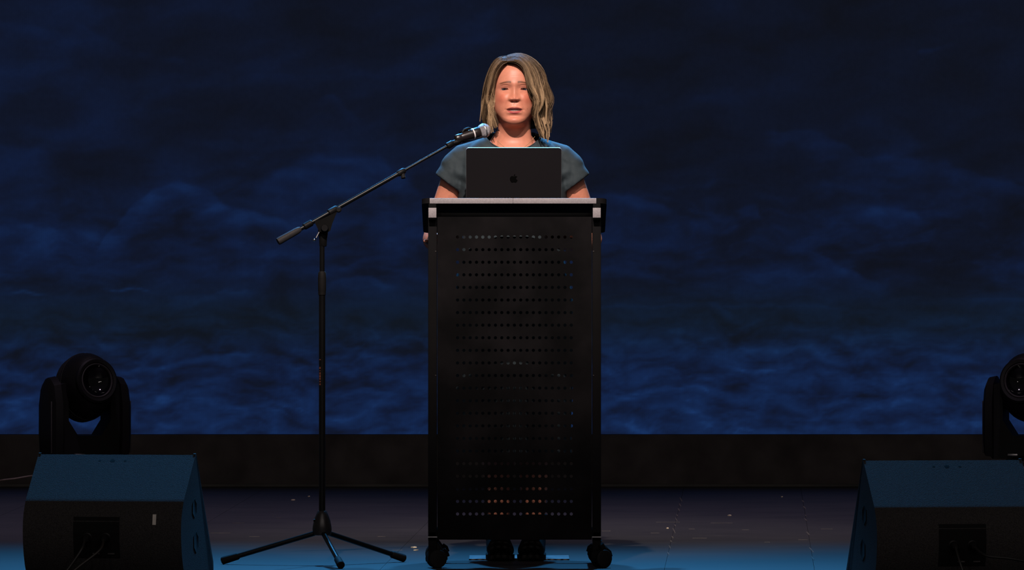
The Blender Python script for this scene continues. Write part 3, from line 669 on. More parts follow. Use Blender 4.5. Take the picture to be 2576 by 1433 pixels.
# ------------------------------------------------------------------ moving head lights
def moving_head(name, label, loc, pan, tilt):
    root = thing(name, label, 'stage light', loc, 'moving lights in front of the video wall')
    B = Matrix.Translation(loc)
    MB().box(B @ Vector((0, 0, 0.075)), (0.30, 0.26, 0.13), r=0.018, seg=3).build('base', M_plastic, root)
    for sx in (-1, 1):
        for sy in (-1, 1):
            MB().lathe([(0.016, 0.0), (0.018, 0.004), (0.018, 0.014)], B @ Matrix.Translation((sx*0.11, sy*0.09, 0)), 14).build('foot', M_rubber, root)
    MB().lathe([(0.10, 0.135), (0.10, 0.150), (0.085, 0.158), (0.06, 0.175)], B, 32).build('pan_bearing', M_plastic, root)
    MB().box(B @ Vector((-0.03, -0.132, 0.115)), (0.030, 0.006, 0.012), r=0.002).build('base_badge', M_steel, root)
    Y = B @ Matrix.Rotation(pan, 4, 'Z')
    MB().box(Y @ Vector((-0.045, -0.062, 0.178)), (0.04, 0.02, 0.010), Y.to_3x3().to_4x4(), r=0.003).build('lock_catch', M_steel, root)
    # yoke: U shape with chamfered inside corners and rounded arm tops
    out = [(-0.150, 0.168), (-0.143, 0.165), (0.143, 0.165), (0.150, 0.172), (0.152, 0.30)]
    inn_r = []
    prof = [(-0.128, 0.162), (0.128, 0.162), (0.146, 0.19), (0.150, 0.30), (0.146, 0.40), (0.128, 0.445), (0.098, 0.455), (0.088, 0.43), (0.086, 0.31), (0.048, 0.252), (-0.048, 0.252), (-0.086, 0.31), (-0.088, 0.43), (-0.098, 0.455), (-0.128, 0.445), (-0.146, 0.40), (-0.150, 0.30), (-0.146, 0.19)]
    MB().prism(prof, -0.055, 0.055, lambda a, b, h: Y @ Vector((a, h, b))).build('yoke', M_plastic, root, 28)
    for s in (-1, 1):
        # domed outer cover of each arm
        pts = [(-0.078, 0.17), (0.078, 0.17), (0.090, 0.25), (0.088, 0.38), (0.066, 0.450), (0.030, 0.474), (0.0, 0.480), (-0.030, 0.474), (-0.066, 0.450), (-0.088, 0.38), (-0.090, 0.25)]
        v = []; f = []; n = len(pts)
        for x, k in ((0.122, 1.0), (0.150, 0.97), (0.160, 0.84)):
            for a, b in pts: v.append(Y @ Vector((s*x, a*k, 0.30+(b-0.30)*k)))
        for r in range(2):
            for k in range(n): f.append((r*n+k, r*n+(k+1) % n, (r+1)*n+(k+1) % n, (r+1)*n+k))
        f.append(tuple(range(n))); f.append(tuple(2*n+k for k in range(n)))
        mk('arm_cover', v, f, M_plastic, root, 35)
        MB().box(Y @ Vector((s*0.157, -0.060, 0.285)), (0.006, 0.022, 0.20), Y.to_3x3().to_4x4() @ Matrix.Rotation(s*0.6, 4, 'Z'), r=0.0028).build('arm_trim', M_grip, root)
    # head, pointing along local -Y then tilted up
    H = Y @ Matrix.Translation((0, 0, 0.437)) @ Matrix.Rotation(-tilt, 4, 'X') @ Matrix.Rotation(math.pi/2, 4, 'X')
    prf = [(0.02, -0.135), (0.075, -0.13), (0.108, -0.10), (0.126, -0.05), (0.130, 0.0), (0.124, 0.05), (0.110, 0.09), (0.098, 0.112), (0.092, 0.118), (0.080, 0.116), (0.076, 0.095)]
    hd = MB().lathe(prf, H, 36, sx=0.80, sy=1.0).build('head', M_plastic, root, 50)
    for k in range(5):
        z = -0.07+k*0.02; r = float(np.interp(z, [p[1] for p in prf], [p[0] for p in prf]))+0.0025
        MB().lathe([(r-0.004, z-0.004), (r, z-0.003), (r, z+0.003), (r-0.004, z+0.004)], H, 36, sx=0.80, sy=1.0, ring=True).build('cooling_fin', M_plastic, root, 40)
    MB().lathe([(0.070, 0.10), (0.094, 0.112), (0.096, 0.135), (0.088, 0.142), (0.076, 0.140), (0.072, 0.125)], H, 40, sx=0.86, sy=0.92, ring=True).build('lens_bezel', M_plastic, root, 40)
    MB().lathe([(0.070, 0.128), (0.0735, 0.137), (0.0700, 0.1385), (0.066, 0.134)], H, 40, sx=0.86, sy=0.92, ring=True).build('lens_ring', M_grip, root, 40)
    R_ = 0.080; a0 = math.asin(0.066/R_)
    pr = [(R_*math.sin(a0*(1-k/8))+1e-4, 0.132-(R_*math.cos(a0*(1-k/8))-R_*math.cos(a0))) for k in range(9)]
    g = bpy.data.materials.get('dark_lens_glass') or mat('dark_lens_glass', (0.002, 0.002, 0.003), 0.07, spec=0.5, var=(5, 0.1))
    MB().lathe([(0.060, 0.100), (0.066, 0.110)]+pr, H, 40, sx=0.86, sy=0.92).build('front_lens', g, root, 60)
    return root
YM = 6.0
moving_head('moving_head_light', 'black moving head light behind the left stage monitor, lens turned right', tuple(P(213, 0, YM).xy)+(0,), math.radians(24), math.radians(12))
moving_head('moving_head_light', 'black moving head light cut off by the right picture edge', tuple(P(2586, 0, YM).xy)+(0,), math.radians(-16), math.radians(12))

# ------------------------------------------------------------------ scraps and the board underfoot
def scrap(label, px, py, w, d, ang):
    s = (py-HORIZON)/CAM_Z; Y = F_PX/s+CAM_Y; X = (px-1288)/s
    o = MB().prism([(-w/2, -d*0.4), (w*0.3, -d/2), (w/2, d*0.2), (w*0.1, d/2), (-w*0.45, d*0.35)], 0.0, 0.003, lambda a, b, h: (a*math.cos(ang)-b*math.sin(ang), a*math.sin(ang)+b*math.cos(ang), h+0.006*max(0, a)*1.0/w*0.4)).build('paper_scrap', M_scrap, None, None)
    o.location = (X, Y, 0.0); tag(o, label, 'scrap', 'scraps on the stage floor')
scrap('cream paper scrap on the floor beside the right foot of the microphone stand', 1041, 1377, 0.014, 0.03, 0.4)
scrap('tiny folded cream scrap just below the larger one near the microphone stand', 1047, 1384, 0.012, 0.022, -0.3)
scrap('tiny brown scrap on the dark floor left of the microphone pole', 777, 1249, 0.008, 0.02, 0.2)
scrap('tiny pale scrap on the dark floor further left of the microphone pole', 737, 1258, 0.007, 0.018, 0.9)
scrap('tiny white speck on the floor right of the lectern', 1679, 1329, 0.006, 0.016, 0.3)
scrap('tiny brown speck on the dark floor far right, under the plinth', 1967, 1250, 0.008, 0.02, 0.1)
scrap('tiny tan speck on the floor between the lectern and the right stage monitor', 1835, 1297, 0.008, 0.018, 0.6)
FB = MB().box((P(1306, 0, 0.72).x, 0.715, 0.0025), (0.322, 0.27, 0.005), r=0.001).build('standing_board', M_board, None)
tag(FB, 'thin pale board lying on the floor under the shoes', 'board')

# ------------------------------------------------------------------ person
XH, YH, ZH = P(1294, 0, 0.6).x, 0.69, CAM_Z+(HORIZON-224)/S(0.6)
per = thing('person', 'person in a teal short-sleeved dress with a blond bob speaking behind the lectern', 'person', (XH, 0.72, 0.005))

def catmull(pts, n):
    pts = np.asarray(pts, float); m = len(pts); t = np.linspace(0, m-1, n); i = np.clip(t.astype(int), 0, m-2); f = (t-i)[:, None]
    a = pts[np.clip(i-1, 0, m-1)]; b = pts[i]; c = pts[i+1]; d = pts[np.clip(i+2, 0, m-1)]
    return 0.5*((2*b)+(-a+c)*f+(2*a-5*b+4*c-d)*f**2+(-a+3*b-3*c+d)*f**3)
def G(x, z, cx, cz, sx, sz): return np.exp(-((x-cx)/sx)**2-((z-cz)/sz)**2)
def sstep(e0, e1, v): t = np.clip((v-e0)/(e1-e0), 0, 1); return t*t*(3-2*t)

def head_surface():
    fr = [(0, .100), (.04, .097), (.068, .084), (.084, .062), (.0905, .038), (.0920, .018), (.0895, .0), (.0885, -.016), (.089, -.032), (.0895, -.046), (.0895, -.060), (.0885, -.074), (.0885, -.087), (.0895, -.0985), (.0850, -.1075), (.066, -.1125), (.044, -.118), (.034, -.133), (.036, -.152), (.046, -.170), (.060, -.190), (.078, -.215), (.088, -.25)]
    sd = [(0, .100), (.036, .095), (.056, .080), (.067, .057), (.0715, .034), (.0725, .014), (.0725, -.002), (.0722, -.016), (.0718, -.029), (.0710, -.041), (.0700, -.050), (.0685, -.058), (.0655, -.066), (.0610, -.073), (.0560, -.081), (.0530, -.092), (.0525, -.106), (.0535, -.124), (.056, -.142), (.062, -.160), (.076, -.182), (.092, -.212), (.10, -.25)]
    bk = [(0, .100), (.045, .095), (.074, .080), (.090, .057), (.097, .030), (.098, .008), (.096, -.010), (.092, -.026), (.086, -.042), (.080, -.056), (.074, -.070), (.068, -.084), (.064, -.096), (.061, -.106), (.060, -.114), (.060, -.122), (.061, -.130), (.063, -.140), (.068, -.152), (.070, -.168), (.074, -.186), (.078, -.212), (.080, -.25)]
    NV, NT = 300, 420
    F, D, K = catmull(fr, NV), catmull(sd, NV), catmull(bk, NV)
    th = np.linspace(-math.pi, math.pi, NT); 
    # denser columns on the face
    th = th-0.55*np.sin(th)
    c, s = np.cos(th)[None, :], np.sin(th)[None, :]
    v = np.linspace(0, 22, NV)[:, None]
    pw = np.interp(v, [0, 2, 5, 11, 13, 14.5, 17, 22], [2.0, 2.15, 2.35, 2.25, 2.0, 2.0, 2.0, 2.1])
    kk = np.exp(-(np.arange(-30, 31)/12.0)**2); kk /= kk.sum(); pw = np.convolve(np.pad(pw[:, 0], 30, mode='edge'), kk, mode='valid')[:, None]
    b = np.where(c > 0, F[:, :1], K[:, :1]); a = D[:, :1]
    rr = (np.abs(c)**pw+np.abs(s)**pw)**(-1/pw)
    x = a*s*rr; y = -b*c*rr
    wf = np.clip(c, 0, 1)**2.3; wb_ = np.clip(-c, 0, 1)**1.6; ws = 1-wf-wb_
    z = F[:, 1:]*wf+D[:, 1:]*ws+K[:, 1:]*wb_
    front = sstep(0.15, 0.55, np.broadcast_to(c, x.shape))*sstep(0.085, 0.07, z)*sstep(-0.116, -0.108, z)
    ax = np.abs(x)
    d = np.zeros_like(x)
    # brow ridge, sockets
    d += .0022*G(ax, z, .026, .015, .020, .008)
    d -= .0105*G(ax, z, .0315, -.001, .0165, .0105)
    d -= .002*G(ax, z, .013, .002, .007, .012)
    # lids bulging over the eyeballs
    d += .0060*G(ax, z, .0315, .0005, .0125, .0085)
    d -= .0020*np.exp(-((z-(.0105-9*(ax-.030)**2))/.0016)**2)*np.exp(-((ax-.031)/.013)**4)       # lid crease
    d -= .0012*np.exp(-((z-(-.013+6*(ax-.031)**2))/.0025)**2)*np.exp(-((ax-.030)/.012)**4)        # under-eye fold
    # nose
    zr = np.clip((.006-z)/.038, 0, 1)
    ridge = (.0036+.0110*zr**1.25)*np.exp(-(x/(.0088+.0040*zr**2))**2)*sstep(-.0400, -.0345, z)*sstep(.032, .000, z)
    d += ridge
    d += .0030*G(x, z, 0, -.0285, .0085, .0065)
    d += .0065*G(ax, z, .0125, -.0330, .0056, .0056)
    d -= .0042*G(ax, z, .0075, -.0400, .0042, .0028)
    # cheeks, folds
    d += .0062*G(ax, z, .037, -.030, .017, .016)
    d += .0030*G(ax, z, .044, -.062, .016, .022)
    t = np.clip((-z-.034)/.034, 0, 1); xf = .0185+.0155*t
    d -= .0013*np.exp(-((ax-xf)/.0042)**2)*sstep(-.074, -.064, z)*sstep(-.030, -.038, z)
    # muzzle, lips
    d += .0042*G(x, z, 0, -.063, .024, .018)
    d -= .0007*G(x, z, 0, -.049, .0032, .0065)
    zm = -.0632-.9*x*x                                    # mouth line
    hwm = np.clip(1-(ax/.0268)**2, 0, 1)
    up = zm+.0068*hwm**0.6-.0010*G(x, z*0, 0, 0, .004, 1)
    lo = zm-.0150*hwm**0.9
    d += .0040*np.exp(-((z-(zm+.0036))/.0030)**2)*hwm**.9
    d += .0052*np.exp(-((z-(zm-.0103))/.0042)**2)*hwm**1.0
    gap_t = zm+.0012*hwm; gap_b = zm-.0062*hwm**.8
    gap = sstep(0, .0009, gap_t-z)*sstep(0, .0009, z-gap_b)*(hwm > .02)
    d -= .0045*gap
    d -= .0022*np.exp(-((z+.0835)/.0042)**2)*np.exp(-(x/.018)**2)
    d -= .0016*G(ax, z, .0285, -.0645, .0035, .0035)
    d += .0062*G(x, z, 0, -.0955, .0170, .0100)
    d += .0028*G(ax, z, .020, -.098, .014, .012)
    d += .00006*np.sin(z*900)*G(x, z, .006, .045, .03, .014)
    # eye openings: pushed behind the eyeball
    ex, ez = ax-.0313, z-(-.0022)
    eu = .0029*np.clip(1-(ex/.0128)**2, 0, 1)**.7; el = -.0024*np.clip(1-(ex/.0128)**2, 0, 1)**.8
    eye = sstep(0, .0007, eu-ez)*sstep(0, .0007, ez-el)*sstep(.0118, .0108, np.abs(ex))
    d -= .0055*eye
    lash = np.exp(-((ez-eu-.0007)/.0015)**2)*(np.abs(ex) < .0135)
    d += .0010*lash
    yf = y-d*front
    # colour
    sk = np.array([0.560, 0.225, 0.145]); col = np.ones(x.shape+(3,))*sk
    def mixc(w, cc): 
        nonlocal col
        w = np.clip(w, 0, 1)[..., None]; col = col*(1-w)+np.array(cc)*w
    mixc(.55*front*G(ax, z, .043, -.030, .017, .017), (0.56, 0.135, 0.085))
    mixc(.30*front*G(x, z, 0, -.030, .012, .010), (0.58, 0.20, 0.14))
    mixc(.35*front*G(x, z, 0, -.096, .016, .010), (0.58, 0.20, 0.15))
    mixc(.25*front*G(x, z, 0, .045, .035, .02), (0.60, 0.25, 0.17))
    bz = .0205-.0045*np.clip((ax-.016)/.03, 0, 1)**1.6-.0015*np.clip((.016-ax)/.01, 0, 1)
    bw = np.exp(-((z-bz)/(.0036-.0016*np.clip((ax-.02)/.03, 0, 1)))**2)*sstep(.008, .013, ax)*sstep(.051, .043, ax)
    mixc(.97*front*bw, (0.095, 0.040, 0.020))
    mixc(.55*front*G(ax, z, .0315, .004, .014, .007), (0.36, 0.125, 0.09))  # shade around the eyes, painted into the lid colour
    mixc(front*1.0*lash*sstep(-.013, -.009, -np.abs(ex)+0), (0.10, 0.045, 0.035))
    mixc(front*.7*np.exp(-((ez-el)/.0008)**2)*(np.abs(ex) < .0128), (0.38, 0.13, 0.10))
    lipu = sstep(0, .0012, up-z)*sstep(0, .0006, z-gap_t); lipl = sstep(0, .0014, z-lo)*sstep(0, .0006, gap_b-z)
    mixc(.9*front*lipu*(hwm > .01), (0.17, 0.026, 0.032)); mixc(.9*front*lipl*(hwm > .01), (0.42, 0.075, 0.085))
    teeth = gap*sstep(.0, .0006, z-(zm-.0045))*np.exp(-(x/.0135)**4)
    mixc(front*gap, (0.09, 0.018, 0.02)); mixc(front*.9*teeth*sstep(0, .001, (zm-.0004)-z), (0.36, 0.28, 0.28))
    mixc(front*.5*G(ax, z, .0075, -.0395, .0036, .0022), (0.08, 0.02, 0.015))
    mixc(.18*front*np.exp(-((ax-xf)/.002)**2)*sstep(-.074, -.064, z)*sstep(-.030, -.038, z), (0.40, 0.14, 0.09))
    mixc(.8*front*G(x, z, .042, -.0610, .0012, .0012), (0.20, 0.07, 0.04))
    V = np.stack([x, yf, z], -1)
    return V, col
HV, HC = head_surface()
HT = Matrix.Translation((XH, YH, ZH))
hv = HV.reshape(-1, 3)
nvr, ntc = HV.shape[:2]
# small turn and tilt of the head on the neck
def bend(v):
    v = v.copy(); zz = v[:, 2]; zz = np.where(zz < 0, zz*(1+.07*sstep(-.24, -.12, zz)), zz); v[:, 2] = zz; w = sstep(-.19, -.118, v[:, 2])
    a = np.radians(-5.0)*w; yz = v[:, 1:].copy(); oy, oz = 0.02, -.11
    y = yz[:, 0]-oy; z = yz[:, 1]-oz
    v[:, 1] = oy+y*np.cos(a)-z*np.sin(a); v[:, 2] = oz+y*np.sin(a)+z*np.cos(a)
    return v
hv = bend(hv)+np.array([XH, YH, ZH-.0075])

def remeshed(mb, voxel, smooth=6):
    me = bpy.data.meshes.new('tmp'); me.from_pydata(mb.v, [], mb.f)
    bm = bmesh.new(); bm.from_mesh(me); bmesh.ops.recalc_face_normals(bm, faces=bm.faces); bm.to_mesh(me); bm.free()
    o = bpy.data.objects.new('tmp', me); COL.objects.link(o)
    r = o.modifiers.new('r', 'REMESH'); r.mode = 'VOXEL'; r.voxel_size = voxel
    s_ = o.modifiers.new('s', 'SMOOTH'); s_.factor = 0.5; s_.iterations = smooth
    dg = bpy.context.evaluated_depsgraph_get(); ev = o.evaluated_get(dg); m2 = ev.to_mesh()
    v = np.zeros(len(m2.vertices)*3, np.float32); m2.vertices.foreach_get('co', v); v = v.reshape(-1, 3)
    f = [tuple(p.vertices) for p in m2.polygons]
    ev.to_mesh_clear(); bpy.data.objects.remove(o); bpy.data.meshes.remove(me)
    return v, f
def rings(mb, rows, n=40, pw=2.3):
    """loft of (z, cx, halfwidth, front, back, cy) rings"""
    vs = []; fs = []
    for (z, cx, hw, f, b, cy) in rows:
        for k in range(n):
            a = 2*math.pi*k/n; c, s = math.cos(a), math.sin(a); rr = (abs(c)**pw+abs(s)**pw)**(-1/pw)
            vs.append((cx+hw*s*rr, cy-(f if c > 0 else b)*c*rr, z))
    m = len(rows)
    for i in range(m-1):
        for k in range(n): fs.append((i*n+k, i*n+(k+1) % n, (i+1)*n+(k+1) % n, (i+1)*n+k))
    fs.append(tuple(range(n))); fs.append(tuple((m-1)*n+k for k in range(n)))
    return mb.add(vs, fs)
BX = P(1289, 0, 0.7).x; BY = 0.73
# ---- skin below the neck: chest, arms, hands, legs as one surface
sk = MB()
rings(sk, [(1.30, BX, .150, .085, .085, BY), (1.32, BX, .120, .078, .08, BY), (1.345, BX, .075, .055, .065, BY-.01), (1.38, BX, .050, .036, .055, YH+.005)])
rings(sk, [(0.95, BX, .14, .09, .09, BY), (1.1, BX, .15, .095, .09, BY), (1.25, BX, .160, .10, .09, BY), (1.31, BX, .150, .085, .085, BY)])
def arm(sx, sh, el, wr, kn, tips, thumb):
    up = [Vector(sh), Vector(sh).lerp(Vector(el), .35), Vector(sh).lerp(Vector(el), .7), Vector(el)]
    sk.limb(up, [.050, .0475, .0445, .038], 18)
    e, w = Vector(el), Vector(wr)
    sk.limb([e, e.lerp(w, .3), e.lerp(w, .7), w], [.038, .039, .032, .0245], 18)
    k = Vector(kn); 
    sk.limb([w, w.lerp(k, .5), k], [.022, .026, .024], 14)
    for base, mid, tip, r in tips:
        b, m, t = Vector(base), Vector(mid), Vector(tip)
        sk.limb([b.lerp(k, .5), b, b.lerp(m, .55), m, m.lerp(t, .6), t], [r*1.1, r*1.06, r, r*.98, r*.9, r*.8], 10)
    b, m, t = [Vector(q) for q in thumb]
    sk.limb([w.lerp(k, .35), b, m, t], [.013, .0115, .010, .0085], 10)
for sx in (-1, 1):
    cx = BX
    sh = (cx+sx*.163, .735, 1.272); el = (cx+sx*.252, .775, 1.030)
    ho = -.012 if sx < 0 else -.080
    wr = (cx+sx*(.238+ho), .58, 1.020); kn = (cx+sx*(.236+ho), .505, 1.030)
    tips = []
    for i, (ox, ln) in enumerate(((.034, .052), (.012, .062), (-.010, .058), (-.031, .046))):
        bx = cx+sx*(.236+ho+ox)
        spread = .012 if i == 0 else .006
        tips.append(((bx, .485, 1.028), (bx+sx*spread, .452-.3*(ln-.05), 1.020), (bx+sx*spread*1.6, .452-ln*.55, 1.026), .0085))
    th_ = ((cx+sx*(.198+ho), .520, 1.036), (cx+sx*(.190+ho), .488, 1.040), (cx+sx*(.196+ho), .458, 1.038))
    arm(sx, sh, el, wr, kn, tips, th_)
hx = cx = BX
for fx in (P(1254, 0, .66).x, P(1343, 0, .66).x):
    hipx = BX+(0.085 if fx > BX else -0.085)
    sk.limb([(hipx, .75, .88), (hipx*.9+fx*.1, .745, .66), (fx*.6+hipx*.4, .735, .46), (fx, .75, .33), (fx, .755, .20), (fx, .755, .09), (fx, .74, .06)], [.085, .075, .055, .054, .041, .034, .032], 18)
sk.limb([(BX-.06, .745, .88), (BX+.06, .745, .88)], [.10, .10], 18); sk.limb([(BX, .745, .88), (BX, .74, 1.0)], [.11, .12], 18)
sv, sf = remeshed(sk, 0.0042, 4)
# join head loft and the rest into the one body mesh
idx = np.arange(nvr*ntc).reshape(nvr, ntc)
hf = [tuple(q) for q in np.stack([idx[:-1, :-1], idx[:-1, 1:], idx[1:, 1:], idx[1:, :-1]], -1).reshape(-1, 4).tolist()]
o_ = len(hv)
allv = np.concatenate([hv, sv]); allf = hf+[tuple(i+o_ for i in f) for f in sf]
skin_c = np.concatenate([HC.reshape(-1, 3), np.ones((len(sv), 3))*np.array([0.560, 0.225, 0.145])])
def skin_material():
    m = bpy.data.materials.new('skin'); m.use_nodes = True; nt = m.node_tree; N = nt.nodes; L = nt.links; b = N['Principled BSDF']
    at = N.new('ShaderNodeAttribute'); at.attribute_name = 'tint'
    tc = N.new('ShaderNodeTexCoord'); n = N.new('ShaderNodeTexNoise'); n.inputs['Scale'].default_value = 90; n.inputs['Detail'].default_value = 4; L.new(tc.outputs['Object'], n.inputs['Vector'])
    r = N.new('ShaderNodeValToRGB'); r.color_ramp.elements[0].color = (0.86, 0.82, 0.80, 1); r.color_ramp.elements[1].color = (1.1, 1.1, 1.1, 1); L.new(n.outputs['Fac'], r.inputs['Fac'])
    mx = N.new('ShaderNodeMix'); mx.data_type = 'RGBA'; mx.blend_type = 'MULTIPLY'; mx.inputs['Factor'].default_value = 1.0
    L.new(at.outputs['Color'], mx.inputs['A']); L.new(r.outputs['Color'], mx.inputs['B']); L.new(mx.outputs['Result'], b.inputs['Base Color'])
    b.inputs['Roughness'].default_value = 0.42; b.inputs['Specular IOR Level'].default_value = 0.28
    b.inputs['Subsurface Weight'].default_value = 0.10; b.inputs['Subsurface Radius'].default_value = (0.010, 0.004, 0.002); b.inputs['Subsurface Scale'].default_value = 0.6
    return m
M_skin = skin_material()
me = bpy.data.meshes.new('body'); me.from_pydata(allv.tolist(), [], allf)
bm = bmesh.new(); bm.from_mesh(me); bmesh.ops.recalc_face_normals(bm, faces=bm.faces); bm.to_mesh(me); bm.free()
at = me.attributes.new('tint', 'FLOAT_COLOR', 'POINT'); at.data.foreach_set('color', np.concatenate([skin_c, np.ones((len(skin_c), 1))], 1).astype(np.float32).reshape(-1))
me.polygons.foreach_set('use_smooth', [True]*len(me.polygons)); me.materials.append(M_skin)
body = bpy.data.objects.new('body', me); COL.objects.link(body); body.parent = per; body.matrix_parent_inverse = Matrix.Translation(per.location).inverted()
def pchild(o): o.parent = per; o.matrix_parent_inverse = Matrix.Translation(per.location).inverted(); return o
# eyes
def eye_material():
    m = bpy.data.materials.new('eyeball'); m.use_nodes = True; nt = m.node_tree; N = nt.nodes; L = nt.links; b = N['Principled BSDF']
    tc = N.new('ShaderNodeTexCoord'); sp = N.new('ShaderNodeVectorMath'); sp.operation = 'MULTIPLY'; sp.inputs[1].default_value = (1, 0, 1); L.new(tc.outputs['Object'], sp.inputs[0])
    ln = N.new('ShaderNodeVectorMath'); ln.operation = 'LENGTH'; L.new(sp.outputs[0], ln.inputs[0])
    mu = N.new('ShaderNodeMath'); mu.operation = 'MULTIPLY'; mu.inputs[1].default_value = 100; L.new(ln.outputs['Value'], mu.inputs[0])
    r = N.new('ShaderNodeValToRGB'); e = r.color_ramp.elements; r.color_ramp.interpolation = 'LINEAR'
    e[0].position = 0.0; e[0].color = (0.005, 0.005, 0.006, 1); e[1].position = 1.0; e[1].color = (0.26, 0.20, 0.19, 1)
    for p, c in ((0.26, (0.005, 0.005, 0.006, 1)), (0.31, (0.035, 0.05, 0.065, 1)), (0.62, (0.02, 0.03, 0.045, 1)), (0.68, (0.012, 0.015, 0.02, 1)), (0.74, (0.22, 0.17, 0.16, 1))):
        q = e.new(p); q.color = c
    L.new(mu.outputs[0], r.inputs['Fac']); L.new(r.outputs['Color'], b.inputs['Base Color']); b.inputs['Roughness'].default_value = 0.12
    return m
M_eye = eye_material()
for sx in (-1, 1):
    j = np.argmin((HV[:, :, 0]-sx*.0313)**2+(HV[:, :, 2]+.0022)**2+(HV[:, :, 1] > 0)*1.0)
    pe = hv.reshape(-1, 3)[j]
    bm = bmesh.new(); bmesh.ops.create_uvsphere(bm, u_segments=28, v_segments=18, radius=0.0150)
    me = bpy.data.meshes.new('eyeball'); bm.to_mesh(me); bm.free(); me.polygons.foreach_set('use_smooth', [True]*len(me.polygons)); me.materials.append(M_eye)
    e = bpy.data.objects.new('eyeball', me); COL.objects.link(e); e.location = (XH+sx*.0313, pe[1]-.0055+.0012+.0150, pe[2]+.0010); e.rotation_euler = (math.radians(-1), 0, math.radians(-3)); pchild(e)
# ---- dress
dr = MB()
rings(dr, [(1.385, BX, .062, .046, .066, YH+.01), (1.362, BX, .084, .060, .078, BY-.012), (1.345, BX, .118, .074, .084, BY-.006), (1.325, BX, .150, .084, .090, BY), (1.300, BX, .174, .094, .094, BY), (1.27, BX, .176, .110, .096, BY), (1.235, BX, .176, .128, .098, BY), (1.20, BX, .177, .136, .098, BY),
           (1.165, BX, .176, .130, .098, BY), (1.12, BX, .170, .120, .100, BY), (1.04, BX, .160, .118, .10, BY), (.96, BX, .168, .124, .108, BY), (.86, BX, .192, .128, .125, BY), (.76, BX, .202, .128, .135, BY), (.60, BX, .196, .125, .13, BY), (.45, BX, .190, .125, .13, BY), (.33, BX, .190, .13, .135, BY)], 56)
for sx in (-1, 1):
    ax_ = Vector((sx*.60, 0, -.80)).normalized(); s0 = Vector((BX+sx*.135, BY, 1.295))
    pts = [s0, s0+ax_*.035, s0+ax_*.065, s0+ax_*.092, s0+ax_*.112]
    dr.tube(pts, [.044, .055, .060, .0605, .0595], 24)
    dr.limb([(BX+sx*.10, BY, 1.314), (BX+sx*.148, BY+.003, 1.287), (BX+sx*.178, BY+.003, 1.258)], [.040, .0545, .056], 24)
    for k in (-1, 1): pass
dv, df = remeshed(dr, 0.0042, 7)
# folds
def foldfn(v):
    x, y, z = v[:, 0]-BX, v[:, 1], v[:, 2]; o = v.copy()
    frontm = sstep(.02, -.03, y-BY)
    d = .0030*fbm(x/.05+z/.09, z/.055, 5, 3)*frontm
    # soft creases running from the armpits over the bust
    for sx in (-1, 1):
        t = np.clip((sx*x-.10)/.08, 0, 1); zl = 1.205+.045*t
        d += .0060*np.exp(-((z-zl)/.011)**2)*np.exp(-((sx*x-.145)/.04)**2)*frontm
        d -= .0070*np.exp(-((z-(zl-.026))/.012)**2)*np.exp(-((sx*x-.15)/.035)**2)*frontm
        ta = (sx*x-.19); d -= .004*np.exp(-((ta)/.006)**2)*np.exp(-((z-1.235)/.035)**2)*frontm
    d += .006*np.sin(x*46+1.0)*sstep(.95, .6, z)*np.ones_like(x)
    o[:, 1] -= d
    return o
dv = foldfn(dv)
ncx, ncz, na, nb = BX+.002, 1.400, .102, .085
rel = np.sqrt(((dv[:, 0]-ncx)/na)**2+((dv[:, 2]-ncz)/nb)**2); fm = dv[:, 1] < BY+.005
cut = (rel < 1.0) & fm; cut |= (dv[:, 2] > 1.374)
keep = [f for f in df if not all(cut[i] for i in f)]
# snap the ragged neckline onto the ellipse
fa = np.zeros(len(dv), bool)
for f in keep:
    if any(cut[i] for i in f):
        for i in f:
            if cut[i]: fa[i] = True
dv[fa & (dv[:, 2] > 1.374), 2] = 1.374
sel = fa & (rel < 1.0) & fm & (dv[:, 2] < 1.374)
sc_ = 1/np.maximum(rel, 1e-3)
dv[sel, 0] = ncx+(dv[sel, 0]-ncx)*sc_[sel]; dv[sel, 2] = ncz+(dv[sel, 2]-ncz)*sc_[sel]
used = sorted({i for f in keep for i in f}); mp = {i: k for k, i in enumerate(used)}
M_dress = mat('teal_grey_jersey', (0.026, 0.037, 0.043), 0.78, spec=0.25, bump=(420, 0.2), var=(14, 0.12))
drs = mk('dress', dv[used].tolist(), [tuple(mp[i] for i in f) for f in keep], M_dress, None, 80); pchild(drs)
drs['label'] = 'teal grey short-sleeved dress with a scoop neck'
so = drs.modifiers.new('thickness', 'SOLIDIFY'); so.thickness = 0.0022; so.offset = -1
# seams of neckline binding and sleeve hems
nk = []
for k in range(41):
    a = math.radians(188+164*k/40); x = ncx+na*math.cos(a); z = ncz+nb*math.sin(a)
    q = np.argmin((dv[used, 0]-x)**2+(dv[used, 2]-z)**2+(dv[used, 1] > BY)*1.0); nk.append((x, dv[used][q, 1]-.0005, z))
nk = [tuple(np.mean(nk[max(0, i-2):i+3], axis=0)) for i in range(len(nk))]
nb_ = MB().tube(nk, 0.0022, 8).build('neckline_binding', M_dress); nb_.parent = drs; nb_.matrix_parent_inverse = Matrix.Translation(per.location).inverted() if False else Matrix()
